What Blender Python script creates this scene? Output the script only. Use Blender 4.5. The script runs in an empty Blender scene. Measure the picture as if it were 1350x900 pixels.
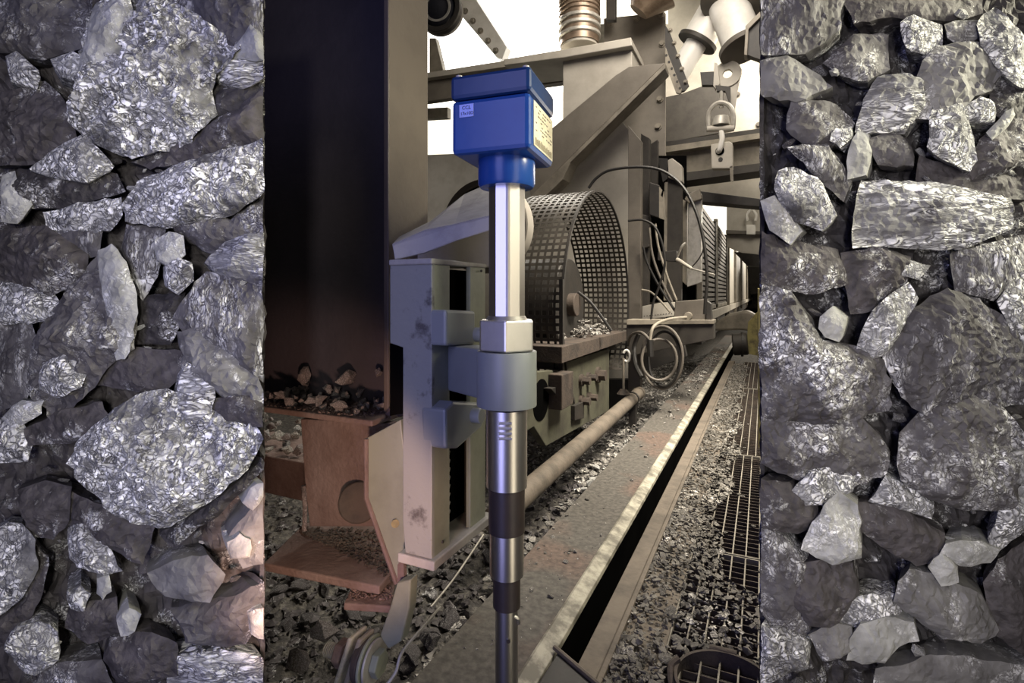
import bpy, bmesh, math, random
from mathutils import Vector, Matrix, noise
from mathutils.geometry import delaunay_2d_cdt
random.seed(7)
C = bpy.context.scene
COL = C.collection
# ------------------------------------------------------------------ camera, light, exposure
H = 1.2
TH = math.atan(330/700)                      # camera turned to the left of the conveyor direction
FW = Vector((-math.sin(TH), math.cos(TH), 0)); RT = Vector((math.cos(TH), math.sin(TH), 0)); UP = Vector((0, 0, 1))
CAM = Vector((0, 0, H))
cd = bpy.data.cameras.new('camera'); cam = bpy.data.objects.new('camera', cd); COL.objects.link(cam)
cam.location = CAM; cam.rotation_euler = (math.pi/2, 0, TH)
cd.sensor_width = 36; cd.lens = 36*700/1350; cd.shift_y = -62/1350; cd.clip_start = .02; cd.clip_end = 100
C.camera = cam
C.view_settings.view_transform = 'Standard'; C.view_settings.look = 'None'
C.view_settings.exposure = 0.0; C.view_settings.gamma = 1; C.view_settings.use_curve_mapping = False
w = bpy.data.worlds.new('world'); C.world = w; w.use_nodes = True
w.node_tree.nodes['Background'].inputs[0].default_value = (.55, .58, .8, 1)
w.node_tree.nodes['Background'].inputs[1].default_value = .04

def aim(o, tgt): o.rotation_euler = (Vector(tgt)-o.location).to_track_quat('-Z', 'Y').to_euler()
def area(name, loc, tgt, size, power, col, sy=None, spread=180):
    l = bpy.data.lights.new(name, 'AREA'); l.energy = power; l.color = col; l.size = size; l.spread = math.radians(spread)
    if sy: l.shape = 'RECTANGLE'; l.size_y = sy
    o = bpy.data.objects.new(name, l); COL.objects.link(o); o.location = loc; aim(o, tgt); return o
def spot(name, loc, tgt, power, col, deg, blend=.5, r=.05):
    l = bpy.data.lights.new(name, 'SPOT'); l.energy = power; l.color = col; l.spot_size = math.radians(deg); l.spot_blend = blend; l.shadow_soft_size = r
    o = bpy.data.objects.new(name, l); COL.objects.link(o); o.location = loc; aim(o, tgt); return o
def PD(px, py, D): return CAM + (FW + RT*((px-675)/700) + UP*((388-py)/700))*D
def ray(px, py): return FW + RT*((px-675)/700) + UP*((388-py)/700)
def PX(px, py, X): d = ray(px, py); return CAM + d*(X/d.x)
def PY(px, py, Y): d = ray(px, py); return CAM + d*(Y/d.y)
def PZ(px, py, Z): d = ray(px, py); return CAM + d*((Z-H)/d.z)

def LFC(l, f, z): p = CAM+RT*l+FW*f; return Vector((p.x, p.y, z))
WARM = (1, .9, .75)
area('hall_light_key', (1.0, 3.4, 4.2), (-.5, 4.0, .3), 1.2, 125, WARM, None, 78)
area('added_side_light', (1.3, 1.25, 2.0), (-.75, 1.15, 1.25), .5, 8, (1, .95, .72), None, 60)  # unseen lamp added to light the right faces of the guide
area('hall_light_far', (.2, 7.5, 4.6), (-1.2, 10, 1.0), 2.0, 150, WARM)
area('added_distant_light', (2.2, 17, 3.8), (-.8, 15, 1.5), 2.0, 320, WARM)  # unseen lamp added to brighten the far guard panels
area('added_distant_end_light', (1.8, 32, 3.8), (-.8, 30, 1.5), 2.0, 400, WARM)  # unseen lamp added for the far end of the guard row
area('hall_light_mid', (-.3, 4.2, 4.9), (-1.8, 6, 1.8), 1.5, 120, (1, .9, .78))
spot('hall_floodlight', PD(700, 30, 6.6), (-.25, 2.3, .2), 300, (1, .93, .82), 56, .8, .25)
area('blue_fill', LFC(-.6, -.1, 1.3), LFC(-.1, 1.0, 1.15), .55, 5, (.44, .45, 1), 2.1, 110)
area('right_fill', LFC(.55, .25, 1.2), LFC(0, 1.0, 1.1), .3, 4.2, (1, .88, .66), 2.1)
spot('warm_low_lamp', LFC(-.22, .5, .74), (-.96, 1.05, .74), 22, (1, .62, .45), 52, .6, .03)
for sx, cx, cc in ((-1, 150, (1, .96, .88)), (1, 1185, (1, .96, .96))):
    for i, py in enumerate((60, 330, 600, 860)):
        spot('bank_spot', CAM + RT*(.16*sx) + UP*(.25-.16*i) - FW*.12, PD(cx, py, .9), 15.5 if sx < 0 else 14, cc, 44, .7, .04)  # unseen spots added beside the camera, each cone kept to its bank

# ------------------------------------------------------------------ materials
def nt(name):
    m = bpy.data.materials.new(name); m.use_nodes = True
    return m, m.node_tree.nodes, m.node_tree.links, m.node_tree.nodes['Principled BSDF']
def ramp(N, stops):
    r = N.new('ShaderNodeValToRGB'); e = r.color_ramp.elements
    e[0].position, e[0].color = stops[0][0], stops[0][1]
    e[1].position, e[1].color = stops[-1][0], stops[-1][1]
    for p, c in stops[1:-1]: x = e.new(p); x.color = c
    return r
def c4(c): return (c[0], c[1], c[2], 1)
def mat(name, base, rough=.6, metal=0, dirt=None, scale=6, lo=.45, hi=.65, bump=.15, fine=60, detail=6, emit=None, es=0):
    m, N, L, B = nt(name)
    tc = N.new('ShaderNodeTexCoord')
    n1 = N.new('ShaderNodeTexNoise'); n1.inputs['Scale'].default_value = scale; n1.inputs['Detail'].default_value = detail; n1.inputs['Roughness'].default_value = .65
    L.new(tc.outputs['Object'], n1.inputs['Vector'])
    r = ramp(N, [(lo, c4(base)), (hi, c4(dirt or [x*.72 for x in base]))])
    L.new(n1.outputs['Fac'], r.inputs['Fac']); L.new(r.outputs['Color'], B.inputs['Base Color'])
    n2 = N.new('ShaderNodeTexNoise'); n2.inputs['Scale'].default_value = fine; n2.inputs['Detail'].default_value = 4
    L.new(tc.outputs['Object'], n2.inputs['Vector'])
    b = N.new('ShaderNodeBump'); b.inputs['Strength'].default_value = bump; b.inputs['Distance'].default_value = .01
    L.new(n2.outputs['Fac'], b.inputs['Height']); L.new(b.outputs['Normal'], B.inputs['Normal'])
    B.inputs['Roughness'].default_value = rough; B.inputs['Metallic'].default_value = metal
    if emit: B.inputs['Emission Color'].default_value = c4(emit); B.inputs['Emission Strength'].default_value = es
    return m
def ore(name, dark, mid, light, lo, hi, scale=9, cell=60, stretch=(1, 1, 1), bump=.6, metal=.5, rough=.38):
    """rock with patches of bright metallic flecks"""
    m, N, L, B = nt(name)
    tc = N.new('ShaderNodeTexCoord'); oi = N.new('ShaderNodeObjectInfo')
    ad = N.new('ShaderNodeVectorMath'); ad.operation = 'MULTIPLY_ADD'
    cmb = N.new('ShaderNodeCombineXYZ')
    for i in range(3): L.new(oi.outputs['Random'], cmb.inputs[i])
    L.new(cmb.outputs[0], ad.inputs[0]); ad.inputs[1].default_value = (17, 31, 23); L.new(tc.outputs['Object'], ad.inputs[2])
    mp = N.new('ShaderNodeMapping'); L.new(ad.outputs[0], mp.inputs['Vector']); mp.inputs['Scale'].default_value = stretch
    dn = N.new('ShaderNodeTexNoise'); dn.inputs['Scale'].default_value = cell*.35; dn.inputs['Detail'].default_value = 5; L.new(mp.outputs[0], dn.inputs['Vector'])
    dv = N.new('ShaderNodeVectorMath'); dv.operation = 'MULTIPLY_ADD'; L.new(dn.outputs['Color'], dv.inputs[0])
    k = 3.6/cell; dv.inputs[1].default_value = (k, k, k); L.new(mp.outputs[0], dv.inputs[2])
    vo = N.new('ShaderNodeTexVoronoi'); vo.feature = 'DISTANCE_TO_EDGE'; vo.inputs['Scale'].default_value = cell; L.new(dv.outputs[0], vo.inputs['Vector'])
    vc = N.new('ShaderNodeTexVoronoi'); vc.inputs['Scale'].default_value = cell; L.new(dv.outputs[0], vc.inputs['Vector'])
    cr = ramp(N, [(.0, (.25, .25, .25, 1)), (.16, (1, 1, 1, 1))]); L.new(vo.outputs[0], cr.inputs['Fac'])
    sep = N.new('ShaderNodeSeparateColor'); L.new(vc.outputs['Color'], sep.inputs[0])
    cb = ramp(N, [(.1, (.2, .2, .2, 1)), (.45, (.6, .6, .6, 1)), (.7, (1, 1, 1, 1))]); L.new(sep.outputs[0], cb.inputs['Fac'])
    rn = N.new('ShaderNodeTexNoise'); rn.inputs['Scale'].default_value = cell*.75; rn.inputs['Detail'].default_value = 2.5; rn.inputs['Distortion'].default_value = 1.6; L.new(mp.outputs[0], rn.inputs['Vector'])
    rr1 = ramp(N, [(.42, (1, 1, 1, 1)), (.475, (.0, .0, .0, 1)), (.505, (0, 0, 0, 1)), (.56, (1, 1, 1, 1))]); L.new(rn.outputs['Fac'], rr1.inputs['Fac'])
    m0 = N.new('ShaderNodeMath'); m0.operation = 'MULTIPLY'; L.new(rr1.outputs['Color'], m0.inputs[0]); L.new(cr.outputs['Color'], m0.inputs[1])
    mul = N.new('ShaderNodeMath'); mul.operation = 'MULTIPLY'; L.new(m0.outputs[0], mul.inputs[0]); L.new(cb.outputs['Color'], mul.inputs[1])
    pn = N.new('ShaderNodeTexNoise'); pn.inputs['Scale'].default_value = scale; pn.inputs['Detail'].default_value = 8; pn.inputs['Roughness'].default_value = .7
    L.new(mp.outputs[0], pn.inputs['Vector'])
    pr = ramp(N, [(lo, (0, 0, 0, 1)), (hi, (1, 1, 1, 1))]); L.new(pn.outputs['Fac'], pr.inputs['Fac'])
    mk = N.new('ShaderNodeMath'); mk.operation = 'MULTIPLY'; L.new(mul.outputs[0], mk.inputs[0]); L.new(pr.outputs['Color'], mk.inputs[1])
    hn = N.new('ShaderNodeTexNoise'); hn.inputs['Scale'].default_value = scale*3; hn.inputs['Detail'].default_value = 8; L.new(mp.outputs[0], hn.inputs['Vector'])
    hr = ramp(N, [(.35, c4(dark)), (.7, c4(mid))]); L.new(hn.outputs['Fac'], hr.inputs['Fac'])
    mx = N.new('ShaderNodeMix'); mx.data_type = 'RGBA'; L.new(mk.outputs[0], mx.inputs['Factor']); L.new(hr.outputs['Color'], mx.inputs['A']); mx.inputs['B'].default_value = c4(light)
    L.new(mx.outputs['Result'], B.inputs['Base Color'])
    mm = N.new('ShaderNodeMath'); mm.operation = 'MULTIPLY'; L.new(mk.outputs[0], mm.inputs[0]); mm.inputs[1].default_value = metal; L.new(mm.outputs[0], B.inputs['Metallic'])
    rr = N.new('ShaderNodeMapRange'); L.new(mk.outputs[0], rr.inputs['Value']); rr.inputs['To Min'].default_value = .75; rr.inputs['To Max'].default_value = rough; L.new(rr.outputs[0], B.inputs['Roughness'])
    hh = N.new('ShaderNodeMath'); hh.operation = 'MULTIPLY_ADD'; L.new(mul.outputs[0], hh.inputs[0]); L.new(pr.outputs['Color'], hh.inputs[1]); L.new(hn.outputs['Fac'], hh.inputs[2])
    bp = N.new('ShaderNodeBump'); bp.inputs['Strength'].default_value = bump; bp.inputs['Distance'].default_value = .009; L.new(hh.outputs[0], bp.inputs['Height']); L.new(bp.outputs[0], B.inputs['Normal'])
    return m
M = {}
M['silver'] = ore('bright_silver_ore', (.05, .048, .05), (.2, .2, .205), (1, 1, 1), .36, .5, cell=72, metal=.0, rough=.3)
M['fleck'] = ore('flecked_ore', (.045, .04, .042), (.11, .105, .11), (1, 1, 1), .48, .6, cell=84, metal=.0, rough=.3)
M['streak'] = ore('streaked_ore', (.04, .036, .038), (.1, .095, .1), (1, 1, 1), .46, .58, cell=80, stretch=(1.3, 1.3, .45), metal=.0, rough=.3)
M['band'] = ore('banded_ore', (.05, .046, .05), (.2, .2, .205), (1, 1, 1), .4, .53, cell=70, stretch=(.45, .45, 1.5), metal=.0, rough=.3)
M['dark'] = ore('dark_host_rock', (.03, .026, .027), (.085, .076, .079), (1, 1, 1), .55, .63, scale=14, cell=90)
M['black'] = ore('black_host_rock', (.014, .012, .013), (.05, .045, .046), (1, 1, 1), .53, .61, scale=16, cell=100)
M['grey'] = ore('grey_rock', (.1, .096, .096), (.19, .186, .182), (.9, .9, .9), .54, .62, cell=90, bump=.3)
M['pale'] = ore('pale_rock', (.19, .19, .18), (.4, .4, .385), (.95, .95, .95), .5, .6, cell=90, bump=.35)
M['gravel'] = ore('gravel_stone', (.06, .056, .052), (.3, .285, .265), (1, .97, .9), .46, .54, scale=6, cell=30, metal=.4)
M['chipstone'] = ore('rubble_chip', (.065, .06, .052), (.22, .205, .18), (1, .96, .88), .54, .62, scale=6, cell=40, metal=.2)
M['warmstone'] = ore('ledge_stone', (.06, .05, .05), (.26, .22, .21), (.9, .85, .85), .45, .6, scale=10, cell=80, metal=.5)
M['gravelbed'] = mat('gravel_bed', (.035, .032, .03), .85, dirt=(.13, .12, .105), scale=28, bump=1, fine=70)
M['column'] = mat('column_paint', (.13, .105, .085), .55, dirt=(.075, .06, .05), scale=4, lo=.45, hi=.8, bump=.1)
M['webdark'] = mat('shaded_column_paint', (.05, .042, .05), .6, dirt=(.035, .03, .037), scale=3)  # darker bluish copy of the column paint; shade put into the colour
M['rust'] = mat('rusty_steel', (.2, .145, .13), .8, dirt=(.12, .078, .066), scale=9, lo=.35, hi=.7, bump=.35, fine=90)
M['rustdark'] = mat('dark_rusty_steel', (.07, .053, .042), .8, dirt=(.035, .028, .024), scale=9, bump=.35)
M['green'] = mat('grey_green_paint', (.27, .29, .22), .45, dirt=(.2, .215, .165), scale=5, bump=.06)
M['worn'] = mat('worn_grey_green_paint', (.26, .27, .25), .5, dirt=(.09, .085, .08), scale=14, lo=.56, hi=.66, bump=.12)
M['ledgeblue'] = mat('dusty_light_paint', (.38, .37, .34), .6, dirt=(.26, .25, .23), scale=9, bump=.1)
M['ring'] = mat('satin_grey_paint', (.24, .26, .26), .38, dirt=(.21, .23, .23), scale=3, bump=.02)
M['steel'] = mat('machined_steel', (.7, .67, .63), .33, 1, dirt=(.68, .66, .63), scale=4, bump=.015, fine=200)
M['nut'] = mat('bright_nut_steel', (.85, .82, .78), .38, 1, dirt=(.7, .68, .64), scale=4, bump=.02, fine=200)
M['blacksleeve'] = mat('brown_black_sleeve', (.035, .028, .026), .42, dirt=(.05, .035, .03), scale=8, bump=.05)
M['blue'] = mat('blue_enamel', (.02, .08, .33), .25, dirt=(.016, .062, .27), scale=3, bump=.02)
M['bluelid'] = mat('shaded_blue_enamel', (.012, .045, .16), .28, dirt=(.01, .035, .13), scale=3, bump=.02)  # darker copy of the head's blue; shade on the lid put into colour
M['label'] = mat('silver_label', (.36, .45, .85), .4, .3, dirt=(.3, .38, .75), scale=40, bump=.02)
M['paper'] = mat('cream_label', (.85, .8, .62), .5, dirt=(.7, .64, .46), scale=60, bump=.02)
M['ink'] = mat('ink', (.03, .035, .09), .6)
M['inkb'] = mat('brown_ink', (.14, .1, .06), .6)
M['beige'] = mat('beige_machine_paint', (.5, .47, .41), .55, dirt=(.36, .33, .28), scale=3, lo=.4, hi=.75, bump=.08)
M['beige2'] = mat('dusty_beige_paint', (.29, .26, .21), .6, dirt=(.14, .125, .1), scale=4, lo=.4, hi=.7, bump=.1)
M['taupe'] = mat('taupe_paint', (.125, .11, .092), .6, dirt=(.075, .066, .055), scale=4, lo=.4, hi=.75, bump=.1)
M['hole'] = mat('unlit_black', (.004, .004, .004), .95, bump=0)  # black stands for the shade inside gaps, slots and openings
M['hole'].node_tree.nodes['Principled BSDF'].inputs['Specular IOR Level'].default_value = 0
M['brace'] = mat('brace_paint', (.2, .18, .15), .6, dirt=(.13, .115, .095), scale=3, lo=.4, hi=.75, bump=.1)
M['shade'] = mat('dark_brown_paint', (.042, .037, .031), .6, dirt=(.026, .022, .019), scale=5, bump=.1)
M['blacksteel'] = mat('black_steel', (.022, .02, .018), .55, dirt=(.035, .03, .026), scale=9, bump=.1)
M['mesh'] = mat('dark_guard_steel', (.045, .04, .034), .5, .3, dirt=(.07, .06, .05), scale=9, bump=.05)
M['greenplate'] = mat('dusty_green_plate', (.085, .085, .058), .65, dirt=(.05, .047, .035), scale=5, bump=.15)
M['rubber'] = mat('black_cable', (.014, .013, .012), .5, dirt=(.022, .02, .018), scale=9)
M['cream'] = mat('worn_cream_rail', (.42, .4, .32), .6, dirt=(.15, .14, .11), scale=11, lo=.42, hi=.6, bump=.25)
M['railbrown'] = mat('dusty_brown_rail', (.15, .125, .098), .7, dirt=(.09, .076, .06), scale=8, bump=.2)
M['grate'] = mat('dusty_grating', (.26, .24, .2), .6, .1, dirt=(.14, .125, .1), scale=5, bump=.1)
M['white'] = mat('white_pipe_paint', (.85, .83, .78), .4, dirt=(.72, .7, .64), scale=3, bump=.03)
M['galv'] = mat('galvanised_steel', (.5, .48, .43), .45, .3, dirt=(.35, .33, .29), scale=12, bump=.08)
M['brass'] = mat('brown_duct', (.3, .23, .17), .4, .5, dirt=(.18, .13, .09), scale=6, bump=.1)
M['yellow'] = mat('worn_yellow_paint', (.3, .26, .1), .6, dirt=(.12, .1, .05), scale=9, bump=.1)
M['glass'] = mat('dark_lens_glass', (.03, .03, .035), .05, 0)
M['lamp'] = mat('lamp_face', (1, 1, 1), emit=(1, .98, .93), es=25)
M['sky'] = mat('bright_skylight', (1, 1, 1), emit=(1, .97, .9), es=3.2)
M['sky2'] = mat('bright_opening', (1, 1, 1), emit=(1, .93, .75), es=1.3)
def floor_mat():
    m, N, L, B = nt('deck_plate')
    tc = N.new('ShaderNodeTexCoord'); n = N.new('ShaderNodeTexNoise'); n.inputs['Scale'].default_value = 1.6; n.inputs['Detail'].default_value = 3
    L.new(tc.outputs['Object'], n.inputs['Vector'])
    r = ramp(N, [(.52, (.1, .092, .08, 1)), (.6, (.13, .093, .075, 1))]); L.new(n.outputs['Fac'], r.inputs['Fac'])
    n2 = N.new('ShaderNodeTexNoise'); n2.inputs['Scale'].default_value = 45; n2.inputs['Detail'].default_value = 8; L.new(tc.outputs['Object'], n2.inputs['Vector'])
    r2 = ramp(N, [(.35, (.6, .6, .6, 1)), (.7, (1.25, 1.25, 1.25, 1))]); L.new(n2.outputs['Fac'], r2.inputs['Fac'])
    mx = N.new('ShaderNodeMix'); mx.data_type = 'RGBA'; mx.blend_type = 'MULTIPLY'; mx.inputs['Factor'].default_value = 1
    L.new(r.outputs['Color'], mx.inputs['A']); L.new(r2.outputs['Color'], mx.inputs['B']); L.new(mx.outputs['Result'], B.inputs['Base Color'])
    b = N.new('ShaderNodeBump'); b.inputs['Strength'].default_value = .3; b.inputs['Distance'].default_value = .01; L.new(n2.outputs['Fac'], b.inputs['Height']); L.new(b.outputs[0], B.inputs['Normal'])
    B.inputs['Roughness'].default_value = .7
    return m
M['deck'] = floor_mat()

# ------------------------------------------------------------------ mesh builder
ORI = {}
class MB:
    def __init__(s): s.v = []; s.f = []; s.sm = []
    def add(s, vs, fs, smooth=False):
        o = len(s.v); s.v += [Vector(v) for v in vs]; s.f += [[i+o for i in f] for f in fs]; s.sm += [smooth]*len(fs); return s
    def loft(s, a, b, smooth=False):               # two polygons of the same count -> closed solid
        n = len(a)
        s.add(list(a)+list(b), [list(range(n))[::-1], [n+i for i in range(n)]] + [[i, (i+1) % n, n+(i+1) % n, n+i] for i in range(n)], smooth); return s
    def box(s, x0, x1, y0, y1, z0, z1):
        a = [(x0, y0, z0), (x1, y0, z0), (x1, y1, z0), (x0, y1, z0)]
        return s.loft(a, [(p[0], p[1], z1) for p in a])
    def prY(s, pts, Y, t):                          # outline in the plane y=Y, thickness t away from the camera
        a = [PY(x, y, Y) for x, y in pts]; return s.loft(a, [p+Vector((0, t, 0)) for p in a])
    def prX(s, pts, X, t):
        a = [PX(x, y, X) for x, y in pts]; return s.loft(a, [p-Vector((t, 0, 0)) for p in a])
    def prZ(s, pts, Z, t):
        a = [PZ(x, y, Z) for x, y in pts]; return s.loft(a, [p-Vector((0, 0, t)) for p in a])
    def cyl(s, p0, p1, r, r1=None, n=24, smooth=True):
        p0, p1 = Vector(p0), Vector(p1); r1 = r if r1 is None else r1
        q = (p1-p0).to_track_quat('Z', 'Y').to_matrix(); a = []; b = []
        for i in range(n):
            t = 2*math.pi*i/n; u = q @ Vector((math.cos(t), math.sin(t), 0)); a.append(p0+u*r); b.append(p1+u*r1)
        o = len(s.v); s.v += a+b
        s.f.append([o+i for i in range(n)][::-1]); s.f.append([o+n+i for i in range(n)]); s.sm += [False]*2
        for i in range(n): s.f.append([o+i, o+(i+1) % n, o+n+(i+1) % n, o+n+i]); s.sm.append(smooth)
        return s
    def lathe(s, base, axis, prof, n=40, smooth=True):   # prof: (radius, distance along axis)
        base = Vector(base); ax = Vector(axis).normalized(); q = ax.to_track_quat('Z', 'Y').to_matrix(); o = len(s.v)
        for r, h in prof:
            for i in range(n):
                t = 2*math.pi*i/n; s.v.append(base+ax*h+(q @ Vector((math.cos(t)*r, math.sin(t)*r, 0))))
        for k in range(len(prof)-1):
            for i in range(n):
                s.f.append([o+k*n+i, o+k*n+(i+1) % n, o+(k+1)*n+(i+1) % n, o+(k+1)*n+i]); s.sm.append(smooth)
        s.f.append([o+i for i in range(n)][::-1]); s.sm.append(False)
        k = len(prof)-1; s.f.append([o+k*n+i for i in range(n)]); s.sm.append(False)
        return s
    def ring(s, c, axis, R, r, t, n=40):            # flat annulus of thickness t
        c = Vector(c); ax = Vector(axis).normalized(); q = ax.to_track_quat('Z', 'Y').to_matrix(); o = len(s.v)
        for rr, h in ((R, 0), (R, t), (r, t), (r, 0)):
            for i in range(n):
                a = 2*math.pi*i/n; s.v.append(c+ax*h+(q @ Vector((math.cos(a)*rr, math.sin(a)*rr, 0))))
        for k in range(4):
            for i in range(n):
                k2 = (k+1) % 4; s.f.append([o+k*n+i, o+k*n+(i+1) % n, o+k2*n+(i+1) % n, o+k2*n+i]); s.sm.append(False)
        return s
    def tube(s, pts, r, n=8, sub=8):
        P = [Vector(p) for p in pts]
        if sub > 1 and len(P) > 2:
            Q = []
            for i in range(len(P)-1):
                p0 = P[max(i-1, 0)]; p1 = P[i]; p2 = P[i+1]; p3 = P[min(i+2, len(P)-1)]
                for k in range(sub):
                    t = k/sub; Q.append(.5*((2*p1)+(p2-p0)*t+(2*p0-5*p1+4*p2-p3)*t*t+(3*p1-p0-3*p2+p3)*t**3))
            P = Q+[P[-1]]
        o = len(s.v); nx = None
        for i, p in enumerate(P):
            d = (P[min(i+1, len(P)-1)]-P[max(i-1, 0)]).normalized()
            if nx is None: nx = d.orthogonal().normalized()
            nx = (nx-d*nx.dot(d)).normalized(); by = d.cross(nx)
            for k in range(n):
                a = 2*math.pi*k/n; s.v.append(p+nx*math.cos(a)*r+by*math.sin(a)*r)
        for i in range(len(P)-1):
            for k in range(n): s.f.append([o+i*n+k, o+i*n+(k+1) % n, o+(i+1)*n+(k+1) % n, o+(i+1)*n+k]); s.sm.append(True)
        s.f.append([o+k for k in range(n)][::-1]); e = o+(len(P)-1)*n; s.f.append([e+k for k in range(n)]); s.sm += [False]*2
        return s
    def bolt(s, p, axis, r, h, washer=True):
        p = Vector(p); a = Vector(axis).normalized()
        if washer: s.cyl(p, p+a*h*.3, r*1.45, n=16)
        s.cyl(p+a*h*.3, p+a*h, r, n=6, smooth=False); return s
    def build(s, name, m, parent=None, bevel=0):
        if parent is not None: org = ORI[parent.as_pointer()]
        else:
            xs = [v.x for v in s.v]; ys = [v.y for v in s.v]; zs = [v.z for v in s.v]
            org = Vector(((min(xs)+max(xs))/2, (min(ys)+max(ys))/2, min(zs)))
        me = bpy.data.meshes.new(name); me.from_pydata([v-org for v in s.v], [], s.f)
        me.polygons.foreach_set('use_smooth', s.sm); me.materials.append(M[m] if isinstance(m, str) else m)
        b = bmesh.new(); b.from_mesh(me); bmesh.ops.recalc_face_normals(b, faces=b.faces[:]); b.to_mesh(me); b.free()
        if any(s.sm): me.set_sharp_from_angle(angle=math.radians(40))
        o = bpy.data.objects.new(name, me); COL.objects.link(o)
        if parent is not None: o.parent = parent
        else: o.location = org
        ORI[o.as_pointer()] = org
        if bevel:
            md = o.modifiers.new('bevel', 'BEVEL'); md.width = bevel; md.segments = 2; md.limit_method = 'ANGLE'; md.angle_limit = math.radians(40)
        return o
def tag(o, label=None, cat=None, group=None, kind=None):
    if label: o['label'] = label
    if cat: o['category'] = cat
    if group: o['group'] = group
    if kind: o['kind'] = kind
    return o
def thing(name, label, cat, loc, group=None):
    o = bpy.data.objects.new(name, None); COL.objects.link(o); o.location = loc; o.empty_display_size = .05
    ORI[o.as_pointer()] = Vector(loc); return tag(o, label, cat, group)
def base(*pts):
    P = [Vector(p) for p in pts]; return Vector((sum(p.x for p in P)/len(P), sum(p.y for p in P)/len(P), min(p.z for p in P)))
def rect(x0, y0, x1, y1): return [(x0, y0), (x1, y0), (x1, y1), (x0, y1)]

# ------------------------------------------------------------------ the setting
def struct(name, mb, m, bevel=0): return tag(mb.build(name, m, None, bevel), None, None, None, 'structure')
struct('floor', MB().box(-6, 4, -2.5, 60, -.35, -.25), 'gravelbed')
struct('wall_back', MB().box(-6, 4, 60, 60.2, -.3, 6.2), 'beige2')
struct('wall_left', MB().box(-6.2, -6, -2.5, 60, -.3, 6.2), 'taupe')
struct('wall_right', MB().box(3.2, 3.4, 2.5, 60, -.3, 6.2), 'beige2')
struct('ceiling', MB().box(-6, 4, 2.5, 60, 6.2, 6.3), 'beige2')
# grate walkway floor underlay seen dark through the bars
DZ = .2                                               # deck height
# gravel bed in the trough below the deck
g = MB(); nx_, ny_ = 60, 150
gv = []; gf = []
for j in range(ny_+1):
    for i in range(nx_+1):
        x = -3.0+(3.0-.86)*i/nx_; y = .5+11*(j/ny_)**1.6
        z = -.02+.05*noise.noise(Vector((x*6, y*6, 0)))+.03*noise.noise(Vector((x*17, y*17, 3)))-.06*max(0, 1-abs(x+.9)*12)
        gv.append((x, y, z))
for j in range(ny_):
    for i in range(nx_): a = j*(nx_+1)+i; gf.append([a, a+1, a+nx_+2, a+nx_+1])
g.add(gv, gf)
def gz(x, y): return -.02+.05*noise.noise(Vector((x*6, y*6, 0)))+.03*noise.noise(Vector((x*17, y*17, 3)))
tag(g.build('gravel_bed', 'gravelbed'), 'dark bed of ore gravel filling the trough beneath the machine', 'gravel', kind='stuff')
o = thing('deck_plate', 'flat dusty steel deck plate between gravel trough and cream rail', 'floor plate', (-.69, 4, DZ-.02))
MB().box(-.82, -.53, .9, 14, DZ-.012, DZ).build('plate', 'deck', o, .002)
MB().box(-.80, -.79, .9, 14, DZ-.1, DZ-.012).build('edge_rib', 'shade', o)
# rails
r = MB()
sec = [(-.568, .203), (-.563, .232), (-.555, .235), (-.513, .222), (-.511, .205), (-.52, .205), (-.556, .215), (-.56, .203)]
a = [(x, 1.12, z) for x, z in sec]; r.loft(a, [(x, 14, z) for x, z in sec])
ar_ = tag(r.build('angle_rail', 'cream', None, .002), 'worn cream painted steel angle rail running beside the dark gap', 'rail')
MB().box(-.523, -.513, 1.12, 14, .03, .205).build('shade_black_web', 'hole', ar_)  # web coloured black for the shade in the gap between the rails
r = MB(); sec = [(-.45, .205), (-.39, .205), (-.385, .215), (-.37, .215), (-.37, .13), (-.45, .13)]
r.loft([(x, 1.05, z) for x, z in sec], [(x, 8.6, z) for x, z in sec])
tag(r.build('channel_rail', 'railbrown', None, .003), 'dusty brown steel rail between the dark gap and spilled rubble', 'rail')
r = MB().prZ([(706, 905), (737, 856), (800, 905)], DZ+.03, .1)
tag(r.build('end_block', 'blacksteel', None, .004), 'black steel end block with cream edge at foot of the rails', 'block')
MB().tube([PZ(683, 905, DZ+.025), PZ(716, 852, DZ+.025)], .006, sub=1).build('edge_strip', 'cream', None)
o = bpy.data.objects['edge_strip']; tag(o, 'thin cream edge bar running to bottom left of black end block', 'bar')
MB().tube([PZ(731, 853, DZ+.035), PZ(792, 905, DZ+.035)], .007, sub=1).build('edge_strip', 'railbrown', None)
tag(bpy.data.objects['edge_strip.001'], 'thin brown edge bar on right side of black end block', 'bar')
struct('trim_1', MB().box(-.37, -.25, .8, 8.4, DZ-.03, DZ-.008), 'railbrown')

# gratings
def grating(y0, y1, label, ox=0):
    t = thing('floor_grating', label, 'grating', (.05, (y0+y1)/2, DZ-.035), 'steel gratings of the walkway')
    x0, x1 = -.245, .32
    b = MB(); x = x0+ox
    while x < x1: b.box(x-.0022, x+.0022, y0+.004, y1-.004, DZ-.03, DZ); x += .047
    b.build('bearing_bars', 'grate', t)
    b = MB(); y = y0+.02
    while y < y1-.01: b.box(x0, x1, y-.0018, y+.0018, DZ-.026, DZ-.004); y += .04
    b.build('cross_bars', 'rustdark', t)
    MB().box(x0, x1, y0, y0+.005, DZ-.03, DZ+.001).build('end_bar', 'grate', t); MB().box(x0, x1, y1-.005, y1, DZ-.03, DZ+.001).build('end_bar', 'grate', t)
grating(.7, 2.2, 'nearest steel bar grating, with the rusty collar sitting in it')
grating(2.21, 3.6, 'second steel bar grating, partly buried in spilled ore chips')
grating(3.61, 6.2, 'third steel bar grating, in the middle distance under bright chips', .02)
grating(6.21, 8.6, 'farthest steel bar grating, beside the yellow striped block', .01)
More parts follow.
